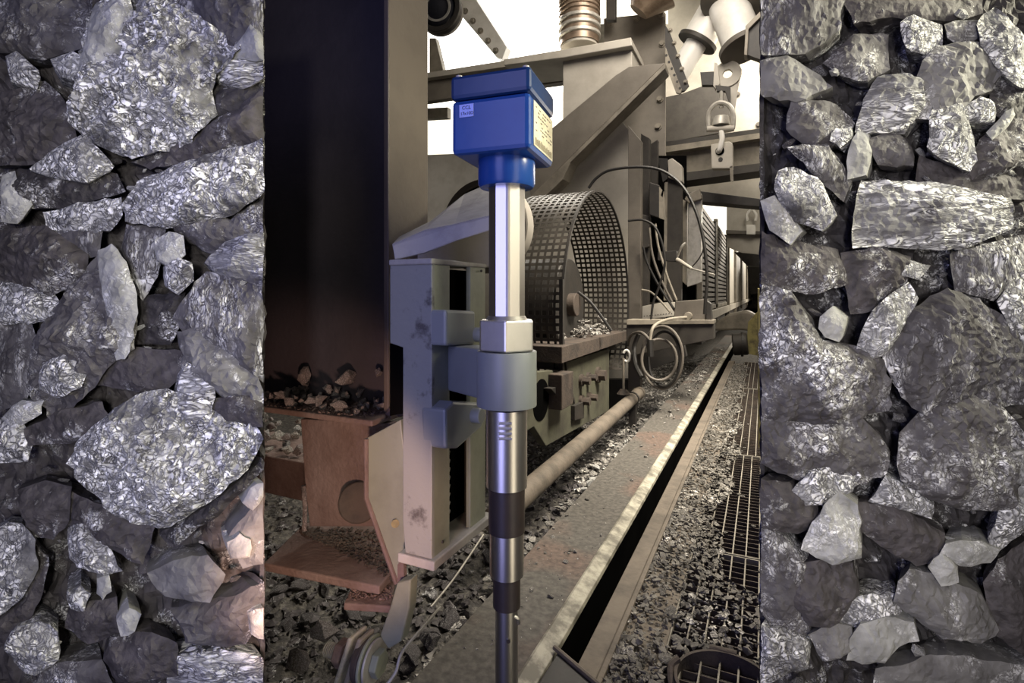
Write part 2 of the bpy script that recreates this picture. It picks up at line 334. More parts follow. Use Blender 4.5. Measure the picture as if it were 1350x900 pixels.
# collar in the grating
cc = PZ(957, 912, DZ+.0); cc.z = DZ
o = thing('floor_collar', 'curved rusty steel collar standing on the near walkway grating', 'collar', cc)
MB().ring(cc-Vector((0, 0, .03)), (0, 0, 1), .125, .117, .055, 64).build('band', 'rustdark', o)
MB().cyl(cc+Vector((-.05, .127, .018)), cc+Vector((.02, .13, .018)), .012, n=12).build('hinge_barrel', 'rustdark', o)
MB().tube([cc+Vector((-.12, .03, .03)), cc+Vector((-.135, .0, .02)), cc+Vector((-.12, -.06, -.01))], .009).build('hook_strap', 'rustdark', o)

# ------------------------------------------------------------------ stone meshes
def hull_rock(seed, flat=1.0, n=16):
    rnd = random.Random(seed); b = bmesh.new()
    for _ in range(n):
        v = Vector((rnd.gauss(0, 1), rnd.gauss(0, 1), rnd.gauss(0, 1))).normalized()*rnd.uniform(.75, 1.05)
        b.verts.new((v.x*rnd.uniform(.8, 1.2), v.y*.85, v.z*flat))
    bmesh.ops.convex_hull(b, input=b.verts[:]); loose = [v for v in b.verts if not v.link_faces]; bmesh.ops.delete(b, geom=loose, context='VERTS')
    bmesh.ops.subdivide_edges(b, edges=b.edges[:], cuts=1, use_grid_fill=True)
    for v in b.verts: v.co += noise.noise_vector(v.co*2.3+Vector((seed, 0, 0)))*.1
    me = bpy.data.meshes.new('stone_%d' % seed); b.to_mesh(me); b.free(); return me
def rock_set(m, seeds, flat):
    out = []
    for s in seeds: me = hull_rock(s, flat); me.materials.append(M[m]); out.append(me)
    return out
RK = {'gravel': rock_set('gravel', range(1, 9), .7), 'warm': rock_set('warmstone', range(11, 17), .75), 'chip': rock_set('chipstone', range(21, 28), .4),
      'dark': rock_set('dark', range(31, 37), .7), 'fleck': rock_set('fleck', range(41, 47), .8), 'silver': rock_set('silver', range(51, 57), .8), 'pale': rock_set('pale', range(61, 65), .7),
      'ledgedust': rock_set('rustdark', range(71, 75), .6)}
def stone(kind, p, r, label, group, name='stone', rnd=random, sc=None):
    o = bpy.data.objects.new(name, rnd.choice(RK[kind])); COL.objects.link(o); o.location = p
    s = sc or (rnd.uniform(.8, 1.3), rnd.uniform(.7, 1.1), rnd.uniform(.7, 1.1)); o.scale = [r*k for k in s]
    o.rotation_euler = (rnd.uniform(-.5, .5), rnd.uniform(-.5, .5), rnd.uniform(0, 6.28)); tag(o, label, 'stone', group); return o
def scatter_mesh(name, pts, label, m, rmin, rmax, seed=5):
    """many small chips nobody could count: one object"""
    rnd = random.Random(seed); mb = MB(); protos = [hull_rock(900+i, .6, 10) for i in range(4)]
    P = [([v.co.copy() for v in me.vertices], [list(f.vertices) for f in me.polygons]) for me in protos]
    for p in pts:
        vs, fs = rnd.choice(P); r_ = rmin+(rmax-rmin)*rnd.random()**2; R = Matrix.Rotation(rnd.uniform(0, 6.28), 3, 'Z') @ Matrix.Rotation(rnd.uniform(-.7, .7), 3, 'X')
        mb.add([Vector(p)+R @ (v*r_) for v in vs], fs)
    return tag(mb.build(name, m), label, 'gravel', kind='stuff')

# ------------------------------------------------------------------ the sensor, in front of everything
SD = .95; SL = -.0095
def LF(l, f, z): p = CAM+RT*l+FW*f; return Vector((p.x, p.y, z))
def zz(py, D=SD): return H+(388-py)/700*D
SC = LF(SL, SD, 0)
def sc(z): return Vector((SC.x, SC.y, z))
sensor = thing('probe_sensor', 'upright polished steel probe sensor with a square blue head', 'sensor', sc(zz(960)))
def lz(r, z0, z1, m, name, prof=None, n=48, bev=0):
    mb = MB(); mb.lathe(sc(z0), (0, 0, 1), prof or [(r, 0), (r, z1-z0)], n); return mb.build(name, m, sensor, bev)
mb = MB(); n_ = 9
vs = [Vector((math.cos(TH-math.pi/2-.62+2*math.pi*k/n_), math.sin(TH-math.pi/2-.62+2*math.pi*k/n_), 0))*.0325 for k in range(n_)]
mb.loft([sc(zz(420))+v for v in vs], [sc(zz(240))+v for v in vs]); mb.build('upper_tube', 'steel', sensor, .004)
mb = MB(); mb.cyl(sc(zz(424)), sc(zz(416)), .040, .033, 40); mb.build('tube_shoulder', 'nut', sensor)
q = MB(); hexr = .0535; pts = []
for k in range(6):
    a = TH+math.pi/6+.06+k*math.pi/3-math.pi/6; pts.append(Vector((math.cos(a), math.sin(a), 0))*hexr)
# one corner points roughly at the camera so two faces show
rotm = Matrix.Rotation(math.atan2(-FW.y, -FW.x)-math.atan2(pts[0].y, pts[0].x)-.02, 3, 'Z'); pts = [rotm @ p for p in pts]
q.loft([sc(zz(461))+p for p in pts], [sc(zz(421))+p for p in pts]); q.build('hex_nut', 'nut', sensor, .003)
lz(.0366, zz(640), zz(538), 'steel', 'body_tube')
mb = MB()
for k in range(4): mb.loft([LF(SL-.002+dx, SD-.0385+dy, zz(553+k*6.5)) for dx, dy in ((-.012, 0), (.012, 0), (.012, .012), (-.012, .012))], [LF(SL-.002+dx, SD-.0385+dy, zz(549.5+k*6.5)) for dx, dy in ((-.012, 0), (.012, 0), (.012, .012), (-.012, .012))])
mb.build('milled_flat', 'nut', sensor, .0008)
lz(.0325, zz(699), zz(640), 'blacksleeve', 'insulating_sleeve')
lz(.0305, zz(756), zz(699), 'steel', 'middle_tube')
lz(.0245, zz(798), zz(756), 'blacksleeve', 'insulating_sleeve')
lz(.0205, zz(960), zz(798), 'steel', 'tip_rod')
MB().cyl(LF(SL+.003, SD-.024, zz(834)), LF(SL+.003, SD-.015, zz(834)), .0035, n=14).build('set_screw', 'blacksleeve', sensor)
MB().tube([LF(SL+.012, SD-.013, zz(806)), LF(SL+.02, SD-.012, zz(810)), LF(SL+.022, SD-.008, zz(818))], .003).build('welded_clip', 'nut', sensor)
# head
uu = (RT*.33+FW*.944); vv = (-RT*.944+FW*.33)
hc = SC-RT*.004
def hb(a0, a1, b0, b1, z0, z1):
    f = lambda a, b, z: Vector((hc.x, hc.y, 0))+uu*a+vv*b+Vector((0, 0, z))
    return MB().loft([f(a0, b0, z0), f(a1, b0, z0), f(a1, b1, z0), f(a0, b1, z0)], [f(a0, b0, z1), f(a1, b0, z1), f(a1, b1, z1), f(a0, b1, z1)])
hz0, hs, hz1 = 1.437, 1.529, 1.571
head = hb(-.073, .075, -.070, .070, hz0, hs).build('head_box', 'blue', sensor, .008)
lid = hb(-.0745, .0765, -.0715, .0715, hs+.0012, hz1).build('head_lid', 'bluelid', sensor, .007)
f_ = lambda a, b, z: Vector((hc.x, hc.y, 0))+uu*a+vv*b+Vector((0, 0, z))
mb = MB()
for a in (-.062, .064):
    for b in (-.06, .06): mb.cyl(f_(a, b, hz1-.002), f_(a, b, hz1+.003), .006, n=14)
mb.build('lid_screws', 'galv', lid)
MB().lathe(sc(zz(248)), (0, 0, 1), [(.047, 0), (.051, .006), (.051, hz0-zz(248))], 48).build('neck_flange', 'blue', sensor)
# front label (on the wide face) and plate on the narrow face
lab = hb(-.0742, -.0728, .028, .0545, 1.4985, 1.5205).build('small_label', 'label', sensor, .0005)
def text(s, origin, ex, ez, size, m, parent, name):
    cu = bpy.data.curves.new('t', 'FONT'); cu.body = s; cu.size = size; cu.extrude = .0002
    to = bpy.data.objects.new('t', cu); COL.objects.link(to); bpy.context.view_layer.update()
    me = bpy.data.meshes.new_from_object(to.evaluated_get(bpy.context.evaluated_depsgraph_get())); bpy.data.objects.remove(to)
    n = ex.cross(ez)
    mb = MB(); mb.add([origin+ex*v.co.x+ez*v.co.y+n*v.co.z for v in me.vertices], [list(p.vertices) for p in me.polygons]); return mb.build(name, m, parent)
text('CCL', f_(-.0746, .0490, 1.5115), -vv, UP, .0085, 'ink', lab, 'label_text')
text('17x10D', f_(-.0746, .0520, 1.5022), -vv, UP, .0074, 'ink', lab, 'label_text')
# narrow face: faces -vv side
pl = hb(-.052, .066, -.0712, -.0698, 1.447, 1.522).build('rating_plate', 'paper', sensor, .0005)
mb = MB(); rr = random.Random(3)
def dash(a0, a1, z0, z1): 
    P = [f_(a0, -.0716, z0), f_(a1, -.0716, z0), f_(a1, -.0716, z1), f_(a0, -.0716, z1)]; mb.loft(P, [p+vv*.0004 for p in P])
for row in range(7):
    a = -.042
    while a < .055:
        L = rr.uniform(.004, .012)
        if rr.random() < .55: dash(a, min(a+L, .06), 1.513-row*.0065, 1.5150-row*.0065)
        a += L+.004
a = -.045
while a < .058: L = rr.uniform(.0012, .003); dash(a, a+L, 1.450, 1.460+rr.uniform(0, .004)); a += L+.003
mb.build('plate_marks', 'inkb', pl)

# clamp that holds the sensor, sliding in the guide
GX = -.62
clamp = thing('probe_clamp', 'satin grey ring clamp with arm that holds the upright sensor', 'clamp', sc(zz(535)))
mb = MB(); mb.ring(sc(zz(534)), (0, 0, 1), .0535, .0372, zz(462)-zz(534), 64)
for i in range(len(mb.sm)): mb.sm[i] = False
ro = mb.build('clamp_ring', 'ring', clamp, .0015)
for p in ro.data.polygons: p.use_smooth = abs(p.normal.z) < .5
p1 = PX(600, 490, GX-.02); d = Vector((p1.x-SC.x, p1.y-SC.y, 0)).normalized(); s = Vector((-d.y, d.x, 0))
q0 = SC+d*.045; q1 = Vector((p1.x, p1.y, 0))
sec = lambda c, z0, z1, h: [c+s*h+UP*z0, c-s*h+UP*z0, c-s*h+UP*z1, c+s*h+UP*z1]
MB().loft(sec(q0, zz(531), zz(462), .034), sec(q1, .985, 1.085, .034)).build('clamp_arm', 'ring', clamp, .006)
MB().prX([(588, 408), (627, 410), (627, 454), (588, 456)], -.585, .06).build('slide_pad', 'ring', clamp, .006)
MB().prX([(587, 540), (598, 529), (636, 531), (641, 545), (636, 563), (604, 591), (588, 592)], -.585, .06).build('slide_pad', 'ring', clamp, .006)
for px, py in ((628, 441), (624, 547)):
    p = PX(px, py, -.585); MB().cyl(p-Vector((.02, 0, 0)), p+Vector((.022, 0, 0)), .017, n=24).build('slide_pin', 'ring', clamp, .002)
# spring in the guide, below the clamp
guide = thing('slide_guide', 'grey-green upright slotted steel guide bolted beside the dark column', 'guide rail', Vector((-.67, 1.04, .63)))
MB().prY([(514, 347), (569, 347), (569, 739), (535, 739), (531, 690), (531, 458), (514, 452)], .924, .012).build('front_plate', 'worn', guide, .002)
MB().prX([(569, 347), (593, 348), (593, 722), (569, 738)], GX, .012).build('slot_flange', 'green', guide, .002)
MB().prX([(620, 349), (640, 350), (640, 690), (620, 703)], GX, .012).build('slot_flange', 'green', guide, .002)
MB().prX([(569, 340), (642, 348), (642, 353), (569, 348)], GX+.004, .11).build('top_cap', 'ledgeblue', guide, .003)
MB().box(-.69, -.68, .937, 1.17, .64, 1.26).build('back_plate', 'hole', guide)  # coloured black for the shade inside the slot
MB().box(-.70, -.608, .915, 1.185, .632, .652).build('bottom_sill', 'ledgeblue', guide, .003)
MB().box(-.69, -.63, 1.16, 1.172, .64, 1.26).build('rear_plate', 'shade', guide)
mb = MB()
pts = [Vector((-.665+.016*math.cos(t*.7), 1.035+.016*math.sin(t*.7), .70+t*.00215)) for t in range(0, 100)]
mb.tube(pts, .0032, 6, 1); mb.build('coil_spring', 'galv', guide)
for p in (PX(583, 714, GX+.001), PX(634, 357, GX+.001)): MB().cyl(p, p+Vector((.003, 0, 0)), .003, n=10).build('rivet_hole', 'blacksteel', guide)
# gusset between column and ledge
gus = thing('gusset_plate', 'pale green cut steel gusset with rusty edge beside the rusty stub', 'steel plate', PY(505, 765, .98))
MB().prY([(482, 578), (528, 553), (533, 600), (533, 748), (524, 769), (484, 657)], .975, .014).build('plate', 'green', gus, .002)
MB().tube([PY(483, 578, .973), PY(483, 656, .973), PY(523, 769, .973)], .006, sub=1).build('rusty_edge', 'rust', gus)
MB().cyl(PY(521, 690, .974), PY(521, 690, .968), .009, n=14).build('plug', 'yellow', gus)
MB().prY([(514, 548), (531, 545), (531, 453), (514, 453)], 1.0, .02).build('recess_shade_plate', 'hole', gus)  # black plate added in place of the shaded recess
MB().prY([(524, 744), (531, 736), (534, 770), (524, 768)], .965, .01).build('lower_tab', 'rust', gus)

# column
col = thing('steel_column', 'tall dark H-section steel column behind the left of the guide', 'column', Vector((-1.05, 1.16, .9)))
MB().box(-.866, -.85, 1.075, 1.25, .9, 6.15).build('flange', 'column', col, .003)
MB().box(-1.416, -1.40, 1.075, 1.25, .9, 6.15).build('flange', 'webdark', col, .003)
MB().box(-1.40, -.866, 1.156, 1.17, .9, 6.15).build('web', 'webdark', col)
MB().tube([PY(512, 548, 1.07), PY(518, 540, 1.07), PY(528, 545, 1.05)], .009, 8).build('weld_bead', 'rust', col)
# brace from the column top to the right, over the guide
br = thing('knee_brace', 'dusty light steel brace bar sloping up from column above the guide', 'brace', PY(580, 340, .95))
A = [PY(517, 323, .93), PY(560, 304, .96), PY(600, 296, .98), PY(648, 284, 1.0), PY(648, 303, 1.0), PY(600, 318, .98), PY(560, 334, .96), PY(520, 343, .93)]
mb = MB(); mb.loft(A, [p+Vector((-.004, .02, .004)) for p in A]); mb.build('front_bar', 'ledgeblue', br, .003)
T0 = [PY(517, 322, .935), PY(560, 303, .965), PY(600, 295, .985), PY(648, 283, 1.005)]
T1 = [PY(526, 312, 1.06), PY(568, 291, 1.2), PY(612, 256, 1.3), PY(648, 240, 1.35)]
mb = MB(); up = Vector((0, .004, -.012)); mb.add(T0+T1+[p+up for p in T0+T1], [[0, 1, 5, 4], [1, 2, 6, 5], [2, 3, 7, 6], [8, 12, 13, 9], [9, 13, 14, 10], [10, 14, 15, 11], [0, 8, 9, 1], [1, 9, 10, 2], [2, 10, 11, 3], [4, 5, 13, 12], [5, 6, 14, 13], [6, 7, 15, 14], [0, 4, 12, 8], [3, 11, 15, 7]]); mb.build('top_plate', 'ledgeblue', br)
o = MB().prY([(556, 318), (652, 280), (652, 352), (540, 352), (535, 342)], 1.2, .02).build('cover_panel', 'beige', None, .003)
tag(o, 'small pale green-beige panel seen between brace bar and top of guide', 'panel')
# ledge beam
lb = thing('stub_beam', 'rusty steel stub beam on left with ore lumps on its top flange', 'beam', Vector((-1.15, 1.1, .53)))
MB().box(-1.75, -.84, 1.0, 1.3, .885, .9).build('top_flange', 'rust', lb, .004)
MB().prY([(396, 552), (513, 558), (513, 694), (408, 694), (402, 640)], 1.06, .03).build('web', 'rust', lb, .003)
MB().prZ([(347, 742), (402, 688), (520, 688), (530, 740), (500, 773)], .545, .02).build('bottom_flange', 'rust', lb, .004)
MB().cyl(PY(473, 662, 1.06), PY(473, 662, 1.035), .05, n=30).build('round_boss', 'rustdark', lb, .004)
MB().tube([PY(400, 640, 1.05), PY(402, 670, 1.05), PY(401, 700, 1.03)], .006).build('weld_bead', 'warmstone' if 'warmstone' in M else 'rust', lb)
o = MB().prZ([(453, 795), (466, 768), (522, 764), (515, 799)], .515, .016).build('steel_tab', 'rust', None, .003); tag(o, 'small rusty steel tab under the lower flange of the stub beam', 'steel plate')
o = MB().box(-2.3, -1.28, 1.36, 1.62, .48, .615).build('cross_beam', 'rust', None, .005); tag(o, 'rusty cross beam behind stub beam, ore pieces heaped on it', 'beam')
o = MB().box(-1.9, -1.76, 1.0, 1.3, -.25, 6.1).build('support_post', 'rustdark', None, .005); tag(o, 'rusty post at the far left carrying the stub beam', 'post')
# stones on the ledges
rs = random.Random(12)
big = [(402, 497, 1.13, .034, 'gray pointed stone standing on the rusty ledge', (.75, .8, 1.35)), (457, 499, 1.12, .036, 'largest silvery ore lump in the middle of the rusty ledge', (1.15, .9, .85)),
       (431, 488, 1.18, .017, 'small dark ore lump between the two large stones on the ledge', None), (499, 491, 1.13, .021, 'bluish ore lump against column flange on the ledge', None), (374, 521, 1.05, .026, 'glinting ore piece at left of the rusty ledge', (1.2, .8, .5)),
       (424, 527, 1.03, .024, 'flat brown stone at front middle of the rusty ledge', (1, .8, .7)), (448, 534, 1.02, .020, 'rounded brown stone at the front edge of ledge below largest lump', None)]
for px, py, Y, r_, lab_, s_ in big: p = PY(px, py, Y); stone('warm', p, r_, lab_, 'ore lumps on the rusty ledge', rnd=rs, sc=s_)
for i in range(60):
    x = rs.uniform(-1.32, -.875); y = rs.uniform(1.02, 1.14); rr_ = rs.uniform(.007, .019); k = max(0, 1-abs(x+1.08)/.26)
    stone('warm', (x, y, .9+rr_*.5+rs.random()*.035*k*(y-1.0)/.1), rr_, 'small ore piece in the brown heap on the rusty ledge', 'small ore pieces on the rusty ledge', 'ore_lump', rnd=rs)
for i in range(55):
    x = rs.uniform(-1.95, -1.38); y = rs.uniform(1.37, 1.6); rr_ = rs.uniform(.012, .034)
    stone(rs.choice(['gravel', 'warm', 'silver']), (x, y, .615+rr_*.5+rs.random()*.14*(y-1.34)/.25), rr_, 'ore piece in the heap under the ledge, on the cross beam', 'ore pieces on the cross beam', 'ore_lump', rnd=rs)
pts = []
for i in range(900):
    px = rs.uniform(398, 524); t = rs.random(); py = 700+ (px-398)*.5*t*1.05+rs.uniform(-6, 4)
    p = PZ(px, py, .548); 
    if p.y > .95: pts.append(p)
scatter_mesh('rust_crumbs', pts, 'brown crumbs of rust and ore heaped on the lower flange', 'rustdark', .003, .009)
pts = [Vector((rs.uniform(-1.33, -.87), rs.uniform(1.01, 1.15), .902)) for i in range(700)]
scatter_mesh('ore_crumbs', pts, 'brown ore crumbs lying between the lumps on the rusty ledge', 'rust', .003, .007, 6)
pts = [PZ(rs.uniform(462, 518), rs.uniform(768, 790), .517) for i in range(160)]
scatter_mesh('tab_crumbs', pts, 'rust crumbs on the small tab under the stub beam', 'rust', .003, .007, 8)

# clevis at the lower left
cv = thing('clevis_joint', 'pale green shackle joint with large bolt at the lower left', 'clevis', PY(480, 905, .9))
CY = .9
MB().prY([(500, 838), (514, 800), (523, 768), (541, 764), (539, 802), (528, 846), (512, 856)], CY+.03, .03).build('hanger_lug', 'green', cv, .004)
ax = Vector((1, .12, -.02)).normalized(); c0 = PY(470, 866, CY)
MB().cyl(c0-ax*.075, c0+ax*.05, .013, n=24).build('bolt_shank', 'rustdark', cv)
mb = MB(); 
for k in range(7): mb.lathe(c0-ax*(.078-k*.0045), ax, [(.0125, 0), (.0155, .0012), (.0155, .0024), (.0125, .0036)], 24)
mb.build('bolt_thread', 'galv', cv)
MB().cyl(c0-ax*.046, c0-ax*.026, .03, n=6, smooth=False).build('hex_nut', 'rust', cv, .003)
def slantplate(x0, px, name, m, w_=.02, t=.011):
    top = c0+ax*x0+Vector((.02, 0, .058)); bot = c0+ax*x0+Vector((-.025, 0, -.085)); mb = MB()
    a = [top+Vector((0, -w_, 0)), top+Vector((0, w_, 0)), bot+Vector((0, w_*1.5, 0)), bot+Vector((0, -w_*1.5, 0))]; mb.loft(a, [p+ax*t for p in a]); return mb.build(name, m, cv, .004)
slantplate(-.02, 0, 'side_plate', 'cream', .026); slantplate(0.0, 0, 'side_plate', 'beige2', .022, .012)
MB().cyl(c0+ax*.012, c0+ax*.03, .045, .05, n=36).build('bushing', 'rustdark', cv, .003)
MB().ring(c0+ax*.032, ax, .052, .02, .007, 40).build('washer', 'green', cv, .002)
MB().ring(c0+ax*.041, ax, .046, .016, .006, 40).build('washer', 'galv', cv, .002)
MB().cyl(c0+ax*.047, c0+ax*.064, .029, n=6, smooth=False).build('bolt_head', 'green', cv, .003)
o = MB().tube([PY(580, 800, 1.1), PY(556, 828, 1.0), PY(530, 860, .92), PY(522, 885, .9), PY(508, 905, .88)], .0035).build('steel_wire', 'galv', None); tag(o, 'thin steel wire curving past the shackle joint over gravel', 'wire')
o = MB().tube([PY(637, 705, 1.7), PY(600, 760, 1.45), PY(568, 800, 1.3)], .003).build('steel_wire', 'galv', None); tag(o, 'thin straight wire lying on gravel below the guide', 'wire')
stone('warm', PY(393, 868, 1.0), .05, 'large reddish stone at the bottom left corner', 'gravel lumps at the lower left', rnd=rs, sc=(.75, .8, 1))
stone('warm', PY(425, 830, 1.15), .05, 'brown stone behind the nut of the shackle joint', 'gravel lumps at the lower left', rnd=rs, sc=(1.1, .8, .8))

# ------------------------------------------------------------------ gravel of the trough
rg = random.Random(77)
for i in range(170):
    y = 1.9+6*rg.random()**1.5; x = rg.uniform(-1.02, -.85); r_ = rg.uniform(.018, .036)
    stone('pale' if rg.random() < .22 else 'gravel', (x, y, gz(x, y)+.035+r_*.4), r_, 'gravel stone in the strip between the pipe and the deck plate', 'gravel stones beside the pipe', 'gravel_stone', rnd=rg)  # pale stones mixed in, putting bright glints into the strip's colour
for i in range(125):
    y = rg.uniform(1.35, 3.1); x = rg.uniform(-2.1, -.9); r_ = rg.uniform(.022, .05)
    stone('dark', (x, y, gz(x, y)+r_*.35), r_, 'gravel stone on the trough bed below the stub beam, coloured dark for shade', 'gravel stones at the lower left', 'gravel_stone', rnd=rg)  # darker rock material stands for the shade over these stones
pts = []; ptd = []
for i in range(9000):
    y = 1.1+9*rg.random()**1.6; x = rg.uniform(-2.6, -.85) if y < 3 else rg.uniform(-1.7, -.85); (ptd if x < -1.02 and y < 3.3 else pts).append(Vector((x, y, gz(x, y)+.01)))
scatter_mesh('shade_dark_gravel', ptd, 'gravel under the stub beam and guide, coloured blackish for shade', 'dark', .008, .03, 19)  # shade under beam and guide is put into the material colour
scatter_mesh('loose_gravel', pts, 'loose grey gravel covering the trough bed', 'gravel', .008, .03, 9)
# on the deck plate
for i in range(55):
    y = 1.6+7*rg.random()**1.3; x = rg.uniform(-.81, -.58); r_ = rg.uniform(.005, .014)+.002*y/5
    stone('chip' if rg.random() < .5 else 'gravel', (x, y, DZ+r_*.3), r_, 'ore chip lying loose on the deck plate', 'ore chips on the deck plate', 'stone_chip', rnd=rg)
pts = [Vector((min(-.58, -.69+rg.gauss(0, .05)), 7.6+rg.gauss(0, 1.3), DZ+.01)) for i in range(700)]
scatter_mesh('ore_heap', pts, 'bright heap of ore chips on far end of the deck plate', 'gravel', .008, .022, 10)
pts = [Vector((rg.uniform(-.81, -.57), 1.3+8*rg.random()**1.3, DZ+.001)) for i in range(900)]
scatter_mesh('ore_grit', pts, 'fine ore grit sprinkled over the deck plate', 'gravel', .001, .005, 11)
# spill on and beside the walkway
def spill(y):        # how far right the rubble reaches onto the grating
    return -.22 + .3*max(0, 1-abs(y-1.72)/.32) + .03*math.sin(y*9) + .1*max(0, 1-abs(y-1.95)/.3)+.04*max(0, 1-abs(y-3.6)/1.5)
for i in range(195):
    y = 1.05+6.5*rg.random()**1.8; x = rg.uniform(-.365, spill(y)); r_ = rg.uniform(.009, .024)
    if (x-cc.x)**2+(y-cc.y)**2 < .15**2: continue
    stone('chip', (x, y, DZ+r_*.35+.004), r_, 'flat ore chip in the rubble between brown rail and grating', 'ore chips along the walkway', 'stone_chip', rnd=rg)
for i in range(45):
    y = rg.uniform(1.45, 5); x = rg.uniform(-.2, .15); r_ = rg.uniform(.006, .015)
    stone('chip', (x, y, DZ+r_*.3), r_, 'single ore chip lying on the bars of the grating', 'ore chips on the grating', 'stone_chip', rnd=rg)
pts = []
for i in range(9000):
    y = 1.0+7.2*rg.random()**1.7; s_ = spill(y); x = -.37+(s_+.41)*rg.random()**1.2
    if (x-cc.x)**2+(y-cc.y)**2 < .15**2: continue
    pts.append(Vector((x, y, DZ+.004+.012*rg.random()*max(0, 1-abs(x+.3)/.12))))
scatter_mesh('walkway_rubble', pts, 'grey ore rubble spilled along the brown rail and over the grating', 'chipstone', .004, .017, 13)

# ------------------------------------------------------------------ conveyor machinery on the left side of the walkway
MX = -1.2
o = thing('bearing_frame', 'dusty green bearing side plate with bolts and round opening', 'machine frame', Vector((MX, 4, .23)))
MB().prX([(688, 492), (741, 487), (741, 479), (803, 459), (803, 541), (720, 588), (704, 562), (688, 572)], MX, .05).build('side_plate', 'greenplate', o, .004)
p = PX(713, 527, MX); MB().cyl(p-Vector((.01, 0, 0)), p+Vector((.003, 0, 0)), .125, n=40).build('round_opening', 'hole', o)  # solid disc, black for the shade inside the opening
MB().prX([(741, 494), (756, 489), (756, 532), (741, 541)], MX+.09, .09).build('bearing_block', 'rustdark', o, .006)
MB().prX([(726, 512), (741, 508), (741, 520), (733, 520)], MX+.05, .05).build('wedge', 'blacksteel', o, .004)
MB().prX([(758, 535), (770, 529), (770, 551), (758, 554)], MX+.03, .03).build('slot_block', 'blacksteel', o, .003)
for px, py, r_ in ((765, 501, .03), (774, 497, .026), (765, 528, .03), (775, 523, .026), (787, 494, .045)):
    MB().bolt(PX(px, py, MX), (1, 0, 0), r_, .075).build('bolt', 'rustdark', o)
o = MB().prX([(741, 457), (826, 436), (826, 449), (741, 479)], MX+.06, .4).build('spill_shelf', 'rustdark', None, .004); tag(o, 'rusty shelf plate above bearing frame with ore heaped behind', 'shelf')
rr_ = random.Random(5)
for i in range(45):
    p = PX(rr_.uniform(745, 815), 0, MX-.05); x = MX-rr_.uniform(.0, .3); y = rr_.uniform(3.5, 4.9); r_ = rr_.uniform(.02, .05)
    k = max(0, 1-abs(y-4.2)/.8); stone('gravel', (x, y, .80+.28*k*rr_.random()), r_, 'ore piece in the heap inside the mesh drum guard', 'ore pieces inside the drum guard', 'ore_piece', rnd=rr_)
pts = [Vector((MX-rr_.uniform(0, .35), y, .78+.2*max(0, 1-abs(y-4.2)/.8)*rr_.random())) for y in [rr_.uniform(3.4, 5) for i in range(900)]]
scatter_mesh('guard_spill', pts, 'loose ore grit heaped under the mesh drum guard', 'gravel', .01, .03, 14)
o = MB().box(MX-.45, MX-.05, 3.3, 5.1, .7, .78).build('catch_tray', 'shade', None, .004); tag(o, 'dark tray inside mesh drum guard holding spilled ore', 'tray')
# perforated drum guard
GYc, GZc, GR, GW = 4.27, 1.08, .96, .5
o = thing('drum_guard', 'round dark perforated steel guard standing open beside the sensor', 'machine guard', Vector((MX-GW/2, GYc, GZc-.5)))
a0, a1 = math.radians(-38), math.radians(222)
def arc(t, R): return (GYc+math.cos(t)*R, GZc+math.sin(t)*R)
def band(mb, x0, x1, R0, R1, n=96):
    o_ = len(mb.v); 
    for i in range(n+1):
        t = a0+(a1-a0)*i/n; y0, z0 = arc(t, R0); y1, z1 = arc(t, R1); mb.v += [Vector((x0, y0, z0)), Vector((x1, y0, z0)), Vector((x1, y1, z1)), Vector((x0, y1, z1))]
    for i in range(n):
        for k in range(4): mb.f.append([o_+i*4+k, o_+i*4+(k+1) % 4, o_+(i+1)*4+(k+1) % 4, o_+(i+1)*4+k]); mb.sm.append(False)
mb = MB(); nb = 11
for k in range(nb): x = MX-GW*k/(nb-1); band(mb, x-.009, x+.009, GR-.003, GR)
na = 84
for i in range(na+1):
    t = a0+(a1-a0)*i/na; y, z = arc(t, GR-.0015); ty, tz = -math.sin(t), math.cos(t); h_ = .0105; ry, rz = math.cos(t)*.0012, math.sin(t)*.0012
    A = [Vector((MX-GW, y-ty*h_-ry, z-tz*h_-rz)), Vector((MX-GW, y+ty*h_-ry, z+tz*h_-rz)), Vector((MX-GW, y+ty*h_+ry, z+tz*h_+rz)), Vector((MX-GW, y-ty*h_+ry, z-tz*h_+rz))]
    mb.loft(A, [p+Vector((GW, 0, 0)) for p in A])
g_ = mb.build('perforated_sheet', 'mesh', o)
mb = MB(); band(mb, MX-.006, MX+.012, GR-.012, GR+.004); mb.build('rim', 'blacksteel', o)
y, z = arc(a1-math.radians(38), GR)
MB().box(MX-.012, MX+.014, GYc-GR-.012, GYc-GR+.012, .62, 1.3).build('seam_strip', 'blacksteel', o)
o = thing('tail_pulley', 'dark pulley seen inside the perforated drum guard', 'pulley', Vector((-1.5, 3.95, .8)))
MB().cyl((-1.8, 3.95, 1.12), (-1.36, 3.95, 1.12), .36, n=48).build('drum', 'blacksteel', o, .01)
MB().cyl((-1.38, 3.95, 1.12), (-1.30, 3.95, 1.12), .09, n=24).build('hub', 'rustdark', o, .006)
